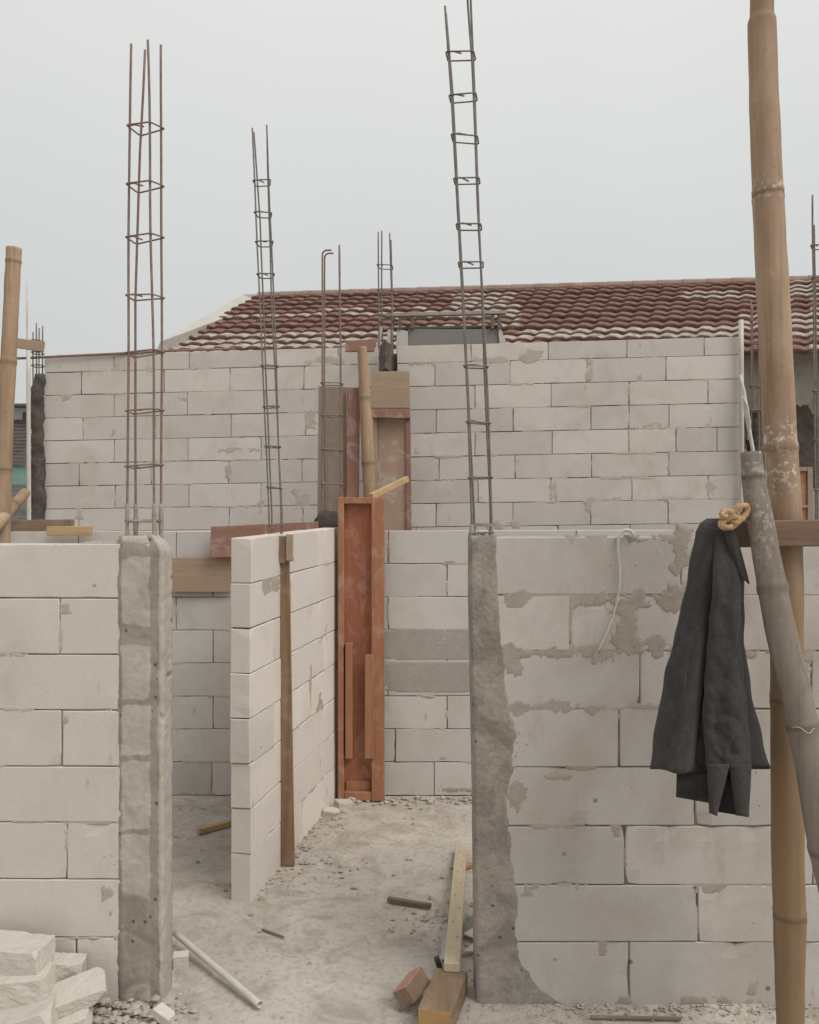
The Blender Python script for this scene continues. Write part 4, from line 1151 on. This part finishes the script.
# ------------------------------------------------------------------ distant houses at the left edge
def far_house():
    Y = 17.0
    t = thing('distant_house', (PX(5, Y), Y, 0), 'distant white house with a brown ribbed roof at the left edge', 'house')
    mb = MB(); mb.box((PX(-160, Y), Y + .6, 0), (PX(27, Y), Y + 4, PZ(404, Y))); mb.build('wall', M_WALLPALE, t)
    mb = MB()
    for i in range(13):
        y0 = 465 - i * 3.5; mb.hexa([P(-160, y0, Y - .1 + i * .05), P(27, y0, Y - .1 + i * .05), P(27, y0, Y + .3 + i * .05), P(-160, y0, Y + .3 + i * .05),
                                       P(-160, y0 - 3.2, Y - .04 + i * .05), P(27, y0 - 3.2, Y - .04 + i * .05), P(27, y0 - 3.2, Y + .3 + i * .05), P(-160, y0 - 3.2, Y + .3 + i * .05)])
    mb.build('roof', M_FARROOF, t)
    w = MB(); w.box((PX(10, Y), Y + .55, PZ(420, Y)), (PX(19, Y), Y + .6, PZ(409, Y))); f = w.build('window', M_GLASSD, t)
    e = MB(); e.box((PX(-160, Y), Y + .3, PZ(404, Y)), (PX(28, Y), Y + 4.2, PZ(401.5, Y))); e.build('eave', M_FARTILE, t)
    tw = MB(); tw.box((PX(-160, Y), Y - .05, 0), (PX(28.5, Y), Y + .3, PZ(466, Y))); tw.build('lower_wall', M_TEAL, t)
    Y2 = 13.0
    t2 = thing('distant_house', (PX(5, Y2), Y2, 0), 'low dark grey tiled roof below the teal wall at the left edge', 'house')
    w2 = MB(); w2.box((PX(-160, Y2), Y2 + .3, 0), (PX(26, Y2), Y2 + 3, PZ(520, Y2))); w2.build('wall', M_WALLPALE, t2)
    mb = MB()
    for i in range(5):
        y0 = 524 - i * 8; mb.hexa([P(-160, y0, Y2 + i * .25), P(28, y0, Y2 + i * .25), P(28, y0, Y2 + .4 + i * .25), P(-160, y0, Y2 + .4 + i * .25),
                                       P(-160, y0 - 7.5, Y2 + .1 + i * .25), P(28, y0 - 7.5, Y2 + .1 + i * .25), P(28, y0 - 7.5, Y2 + .4 + i * .25), P(-160, y0 - 7.5, Y2 + .4 + i * .25)])
    mb.build('roof', M_FARTILE, t2)
far_house()

# ------------------------------------------------------------------ things on the floor
def lump(name, label, cat, loc, size, rot, m, seed, amp=.012, sub=7, rough_end=True, group=None, bevel=0):
    rnd = random.Random(seed * 13 + 5)
    bm = bmesh.new(); bmesh.ops.create_cube(bm, size=1)
    for v in bm.verts: v.co = Vector((v.co.x * size[0], v.co.y * size[1], v.co.z * size[2]))
    sz = Vector(size)
    cuts = 3 if rough_end else 1
    for c_ in range(cuts):
        nn = Vector((rnd.uniform(.3, 1) * (1 if c_ < 3 else rnd.choice((-1, 1))), rnd.uniform(-.8, .8), rnd.uniform(-.7, .9))).normalized()
        far = sum(abs(nn[k]) * sz[k] / 2 for k in range(3))
        pl = nn * far * rnd.uniform(.80, .95)
        bmesh.ops.bisect_plane(bm, geom=bm.verts[:] + bm.edges[:] + bm.faces[:], plane_co=pl, plane_no=nn, clear_outer=True)
        bmesh.ops.holes_fill(bm, edges=[e for e in bm.edges if e.is_boundary])
    bmesh.ops.bevel(bm, geom=bm.edges[:], offset=min(size) * .02, segments=1, affect='EDGES')
    bmesh.ops.triangulate(bm, faces=bm.faces[:])
    for _ in range(4):
        long_ = [e for e in bm.edges if e.calc_length() > max(.012, min(size) * .12)]
        if not long_: break
        bmesh.ops.subdivide_edges(bm, edges=long_, cuts=1)
        bmesh.ops.triangulate(bm, faces=bm.faces[:])
    for v in bm.verts:
        p = v.co.copy()
        nn = Vector((noise.noise(p * 22 + Vector((seed, 0, 0))), noise.noise(p * 22 + Vector((0, seed, 0))), noise.noise(p * 22 + Vector((0, 0, seed)))))
        n2 = Vector((noise.noise(p * 70 + Vector((seed, 0, 0))), noise.noise(p * 70 + Vector((0, seed, 0))), noise.noise(p * 70 + Vector((0, 0, seed)))))
        v.co = p + nn * amp * .3 + n2 * amp * .14 + Vector((1, 1, 1)) * .0015 * noise.noise(p * 190)
    me = bpy.data.meshes.new(name); bm.to_mesh(me); bm.free(); me.materials.append(m)
    o = bpy.data.objects.new(name, me); C.objects.link(o); o.location = loc; o.rotation_euler = tuple(R(a) for a in rot)
    tag(o, label, cat, group); return o
grp = 'broken blocks heaped in the left corner'
def lp(px, py, Y): return P(px, py, Y)
lump('broken_block', 'broken white block with a cracked face, topmost of the heap at the left edge', 'block', lp(10, 955, 2.86), (.28, .13, .095), (0, 3, -4), M_WHITEB, 1, group=grp)
lump('broken_block', 'broken block directly under the topmost one at the left edge', 'block', lp(8, 986, 2.82), (.28, .14, .095), (2, -4, 6), M_WHITEB, 2, group=grp)
lump('broken_block', 'tilted flat block slab at the right side of the heap', 'block', lp(76, 993, 2.84), (.19, .12, .045), (12, -12, 20), M_WHITEB, 3, amp=.006, group=grp)
lump('broken_block', 'large block at the bottom left picture corner, front of the heap', 'block', lp(8, 1030, 2.72), (.29, .15, .10), (-4, -10, 14), M_WHITEB, 4, amp=.008, group=grp)
lump('broken_block', 'small block at the bottom picture edge between the corner block and rubble', 'block', lp(72, 1020, 2.80), (.12, .12, .06), (6, -14, 20), M_WHITEB, 5, amp=.007, group=grp)
lump('broken_block', 'crumbled lump leaning on the wall behind the tilted slab', 'block', lp(67, 974, 2.93), (.11, .07, .11), (3, 5, 8), M_WHITEB, 6, amp=.014, group=grp)
lump('broken_block', 'small flat chip of block in front of the left column', 'block', lp(164, 1015, 2.86), (.07, .045, .03), (0, 18, -24), M_WHITEB, 7, amp=.005, group=grp)
lump('broken_block', 'lowest block buried under the heap beside the wall', 'block', (PX(30, 2.9), 2.86, .05), (.26, .16, .12), (0, 0, -6), M_WHITEB, 8, group=grp)
lump('broken_block', 'white square offcut behind the left column near the pipe', 'block', ground_pt(181, 966) + Vector((0, 0, .022)), (.055, .05, .05), (0, 0, 12), M_WHITEB, 9, amp=.003)
for k, (px, py, s, lab) in enumerate([(331, 815, .09, 'pale block chip at the foot of the partition, nearest of three'), (344, 807, .10, 'pale block chip at the foot of the partition, middle of three'), (353, 801, .06, 'pale block chip by the trough foot, farthest of three')]):
    lump('block_chip', lab, 'block chip', ground_pt(px, py) + Vector((0, 0, s * .16)), (s, s * .7, s * .4), (5, 8, 30 * k), M_WHITEB, 20 + k, amp=.009, sub=4, group='block chips by the partition')

# floor timbers
def stick(name, label, a, b, w, h, m, za=None, zb=None, cat='timber', bev=.002):
    a = ground_pt(*a) if len(a) == 2 else Vector(a); b = ground_pt(*b) if len(b) == 2 else Vector(b)
    a = a.copy(); b = b.copy(); a.z += h / 2 if za is None else za; b.z += h / 2 if zb is None else zb
    mb = MB(); mb.bar(a, b, w, h); o = mb.build(name, m, bevel=bev, origin=(a + b) / 2); tag(o, label, cat); return o
o = stick('timber_batten', 'long pale batten dotted with nail holes, resting on the dirty brown timber', (461, 853), (PX(452, 3.03), 3.03, 0), .058, .03, W_PALE, za=.017, zb=.098)
for i in range(8):
    nm = MB()
    f = .06 + .88 * i / 8; p = ground_pt(461, 853).lerp(Vector((PX(452, 3.03), 3.03, 0)), f); p.z = .017 + (.098 - .017) * f + .0152
    nm.box((p.x - .0025 + (.012 if i % 2 else -.008), p.y - .004, p.z - .004), (p.x + .0025 + (.012 if i % 2 else -.008), p.y + .004, p.z + .0006))
    nh = nm.build('nail', M_DARKRUST, o); nh.location = Vector((0, 0, 0)) - o.location
g1 = Vector((PX(452, 3.05), 3.05, .042)); g2 = Vector((PX(434.5, 2.80), 2.80, .042))
mb = MB(); mb.bar(g1, g2, .115, .08); o = mb.build('timber_beam', W_OLDY, bevel=.004, origin=(g1 + g2) / 2); tag(o, 'short dirty brown timber with an orange sawn end, on the floor at the bottom edge', 'timber')
e = MB(); dd = (g2 - g1).normalized(); e.bar(g2 + dd * .0005, g2 + dd * .004, .108, .073); eo = e.build('sawn_end', W_END, o); eo.location = -o.location
g1 = Vector((PX(420, 3.05), 3.04, .058)); g2 = Vector((PX(404, 2.93), 2.92, .050))
up = Vector((-.62, 0, .78)); dd = (g2 - g1).normalized(); u = up.cross(dd).normalized(); tt = dd.cross(u).normalized()
if tt.z < 0: tt = -tt
mb = MB(); mb.bar(g1, g2, .065, .06, up=up)
o = mb.build('timber_offcut', W_OLDY, bevel=.003, origin=(g1 + g2) / 2); tag(o, 'pink-faced timber offcut tipped on edge, left of the dirty brown timber', 'timber')
e = MB(); e.bar(g1 + tt * .0315, g2 + tt * .0315, .061, .003, up=up); eo = e.build('pink_face', W_PINK, o); eo.location = -o.location
stick('timber_offcut', 'yellow timber offcut on the floor behind the partition free end', (198, 834), (236, 824), .035, .03, W_PALEX)
stick('timber_stick', 'grey round-edged stick lying across the middle of the floor', (388, 901), (431, 908), .022, .018, W_STICK)
stick('timber_stick', 'thin dark twig lying on the open floor right of the partition', (262, 930), (284, 938), .009, .007, W_STICK)
stick('timber_stick', 'thin dark lath at the foot of the right foreground wall', (PX(592, 2.87), 2.89, 0), (PX(682, 2.87), 2.88, 0), .012, .01, W_OLD)
stick('timber_offcut', 'small orange scrap beside the far end of the pale batten', (464, 869), (476, 866), .03, .02, W_PINK)
def shard(name, label, pts, z, m, th=.004, lift=None):
    mb = MB(); q = [ground_pt(*p) + Vector((0, 0, z + (lift[i] if lift else 0))) for i, p in enumerate(pts)]
    n = len(q); mb.v += q + [a + Vector((0, 0, -th)) for a in q]
    mb.f.append(tuple(range(n))); mb.f.append(tuple(range(n, 2 * n))[::-1])
    for i in range(n): mb.f.append((i, (i + 1) % n, n + (i + 1) % n, n + i))
    o = mb.build(name, m, origin=q[0]); tag(o, label, 'scrap'); return o
shard('card_scrap', 'pale green card scrap between the batten and the right column', [(465, 920), (478, 917), (478, 936), (464, 938)], .012, M_GREEN)
shard('plastic_scrap', 'white triangular plastic scrap, upper of two beside the batten', [(463, 939), (478, 930), (478, 945)], .022, M_PLASTIC)
shard('plastic_scrap', 'white triangular plastic scrap, lower of two beside the batten', [(463, 957), (478, 944), (478, 957)], .022, M_PLASTIC)
shard('plastic_scrap', 'crumpled white plastic strip left of the batten', [(440, 962), (444, 938), (451, 938), (449, 964)], .014, M_PLASTIC, lift=[0, .02, .01, 0])
lump('rusty_scrap', 'dark pointed scrap on the dirty brown timber end', 'scrap', P(439, 965, 3.14), (.018, .02, .06), (0, -18, 0), M_DARKRUST, 40, amp=.004, sub=3)

# rubble ---------------------------------------------------------------------
def rubble():
    mb = MB(); rnd = random.Random(77)
    def rock(p, s):
        k = len(mb.v); n = 7
        vs = []
        for zz, rr in ((-.25, .8), (.15, 1.0), (.5, .55)):
            for j in range(n):
                a = 2 * math.pi * j / n + rnd.uniform(-.25, .25); r = s * rr * rnd.uniform(.65, 1.15)
                vs.append(p + Vector((math.cos(a) * r, math.sin(a) * r * rnd.uniform(.8, 1), s * zz * rnd.uniform(.6, 1.1))))
        mb.v += vs
        for l in range(2):
            for j in range(n): mb.f.append((k + l * n + j, k + l * n + (j + 1) % n, k + (l + 1) * n + (j + 1) % n, k + (l + 1) * n + j))
        mb.f.append(tuple(k + j for j in range(n))[::-1]); mb.f.append(tuple(k + 2 * n + j for j in range(n)))
    def field(n, fn, smin, smax, pw=2.5):
        for _ in range(n):
            x, y, z = fn(); s = smin + (smax - smin) * rnd.random() ** pw
            rock(Vector((x, y, z + s * .1)), s)
    U = rnd.uniform; N = rnd.gauss
    field(520, lambda: (U(PX(85, 2.9), PX(180, 2.9)), U(2.68, 2.97), 0), .003, .018)          # by left column
    field(160, lambda: (N(PX(130, 2.9), .09), N(2.90, .06), abs(N(0, .012))), .006, .024)
    field(120, lambda: (U(PX(0, 2.9), PX(100, 2.9)), U(2.7, 2.97), U(0, .03)), .005, .02)
    field(420, lambda: (U(PX(475, 2.9), PX(830, 2.9)), 2.975 - abs(N(0, .035)), 0), .002, .009)          # foot of right wall
    field(120, lambda: (U(PX(475, 2.9), PX(830, 2.9)), U(2.6, 2.95), 0), .003, .010)
    field(170, lambda: (lambda q: (A[0] + (B[0] - A[0]) * q + abs(N(0, .07)), A[1] + (B[1] - A[1]) * q, 0))(rnd.random()), .003, .020)   # along partition
    field(110, lambda: (N(PX(300, 4.1), .28), N(4.15, .16), 0), .003, .014)
    field(90, lambda: (N(PX(440, 3.7), .12), N(3.62, .12), 0), .003, .014)
    field(150, lambda: (N(PX(462, 3.1), .07), N(3.2, .2), 0), .003, .016)
    field(130, lambda: (U(-1.9, -.75), U(3.3, 5.1), 0), .003, .012)
    field(260, lambda: (U(-.6, .45), 5.17 - abs(N(0, .07)), 0), .003, .022)
    field(110, lambda: (U(-.8, .5), U(2.7, 5.1), 0), .002, .009)
    field(60, lambda: (U(-.62, -.35), U(4.6, 5.1), 0), .008, .030)
    tag(mb.build('rubble', M_RUB), kind='stuff', label='small mortar crumbs and block chips strewn over the floor', cat='rubble')
rubble()

# ------------------------------------------------------------------ world, sun, camera
SUN_EL, SUN_AZ = 50, 128      # azimuth of the sun, clockwise from +Y
w = bpy.data.worlds.new('World'); scene.world = w; w.use_nodes = True
nt = w.node_tree; nt.nodes.clear(); g = G(nt)
out = g.n('ShaderNodeOutputWorld'); bg_ = g.n('ShaderNodeBackground'); g.link(bg_.outputs[0], out.inputs[0])
sky = g.n('ShaderNodeTexSky', sky_type='NISHITA'); sky.sun_disc = False; sky.sun_elevation = R(SUN_EL); sky.sun_rotation = R(SUN_AZ)
sky.dust_density = 4; sky.air_density = 1
tc = g.n('ShaderNodeTexCoord'); sep = g.n('ShaderNodeSeparateXYZ'); g.link(tc.outputs['Generated'], sep.inputs[0])
el = g.ramp(sep.outputs['Z'], 0.0, .60)
cr_ = g.n('ShaderNodeValToRGB'); g.link(el, cr_.inputs[0])
e = cr_.color_ramp.elements; e[0].position = 0; e[0].color = (.56, .57, .56, 1); e[1].position = 1; e[1].color = (.78, .78, .765, 1)
e2 = cr_.color_ramp.elements.new(.45); e2.color = (.63, .65, .637, 1)
nz = g.n('ShaderNodeTexNoise'); nz.inputs['Scale'].default_value = 1.3; nz.inputs['Detail'].default_value = 4; g.link(tc.outputs['Generated'], nz.inputs['Vector'])
cloud = g.mix(g.ramp(nz.outputs['Fac'], .3, .7), (9.3, 9.3, 9.3), (10.2, 10.2, 10.2))
grey = g.mix(1.0, cr_.outputs[0], cloud, 'MULTIPLY')
g.link(g.mix(.03, grey, sky.outputs[0]), bg_.inputs['Color']); bg_.inputs['Strength'].default_value = .1
sl = bpy.data.lights.new('sun', 'SUN'); sl.energy = 2.0; sl.angle = R(35); sl.color = (1, .965, .92)
so = bpy.data.objects.new('sun', sl); C.objects.link(so)
dv = Vector((math.sin(R(SUN_AZ)) * math.cos(R(SUN_EL)), math.cos(R(SUN_AZ)) * math.cos(R(SUN_EL)), math.sin(R(SUN_EL))))
so.rotation_euler = dv.to_track_quat('Z', 'Y').to_euler(); so.location = dv * 20
cam = bpy.data.cameras.new('camera'); co = bpy.data.objects.new('camera', cam); C.objects.link(co)
co.location = (0, 0, H); co.rotation_euler = (R(90), 0, 0)
cam.sensor_fit = 'HORIZONTAL'; cam.sensor_width = 36; cam.lens = 36 * F / 819; cam.shift_y = 5 / 819; cam.clip_start = .05; cam.clip_end = 2000
scene.camera = co
vs = scene.view_settings; vs.view_transform = 'Standard'; vs.look = 'None'; vs.exposure = 0.07; vs.gamma = 1; vs.use_curve_mapping = False
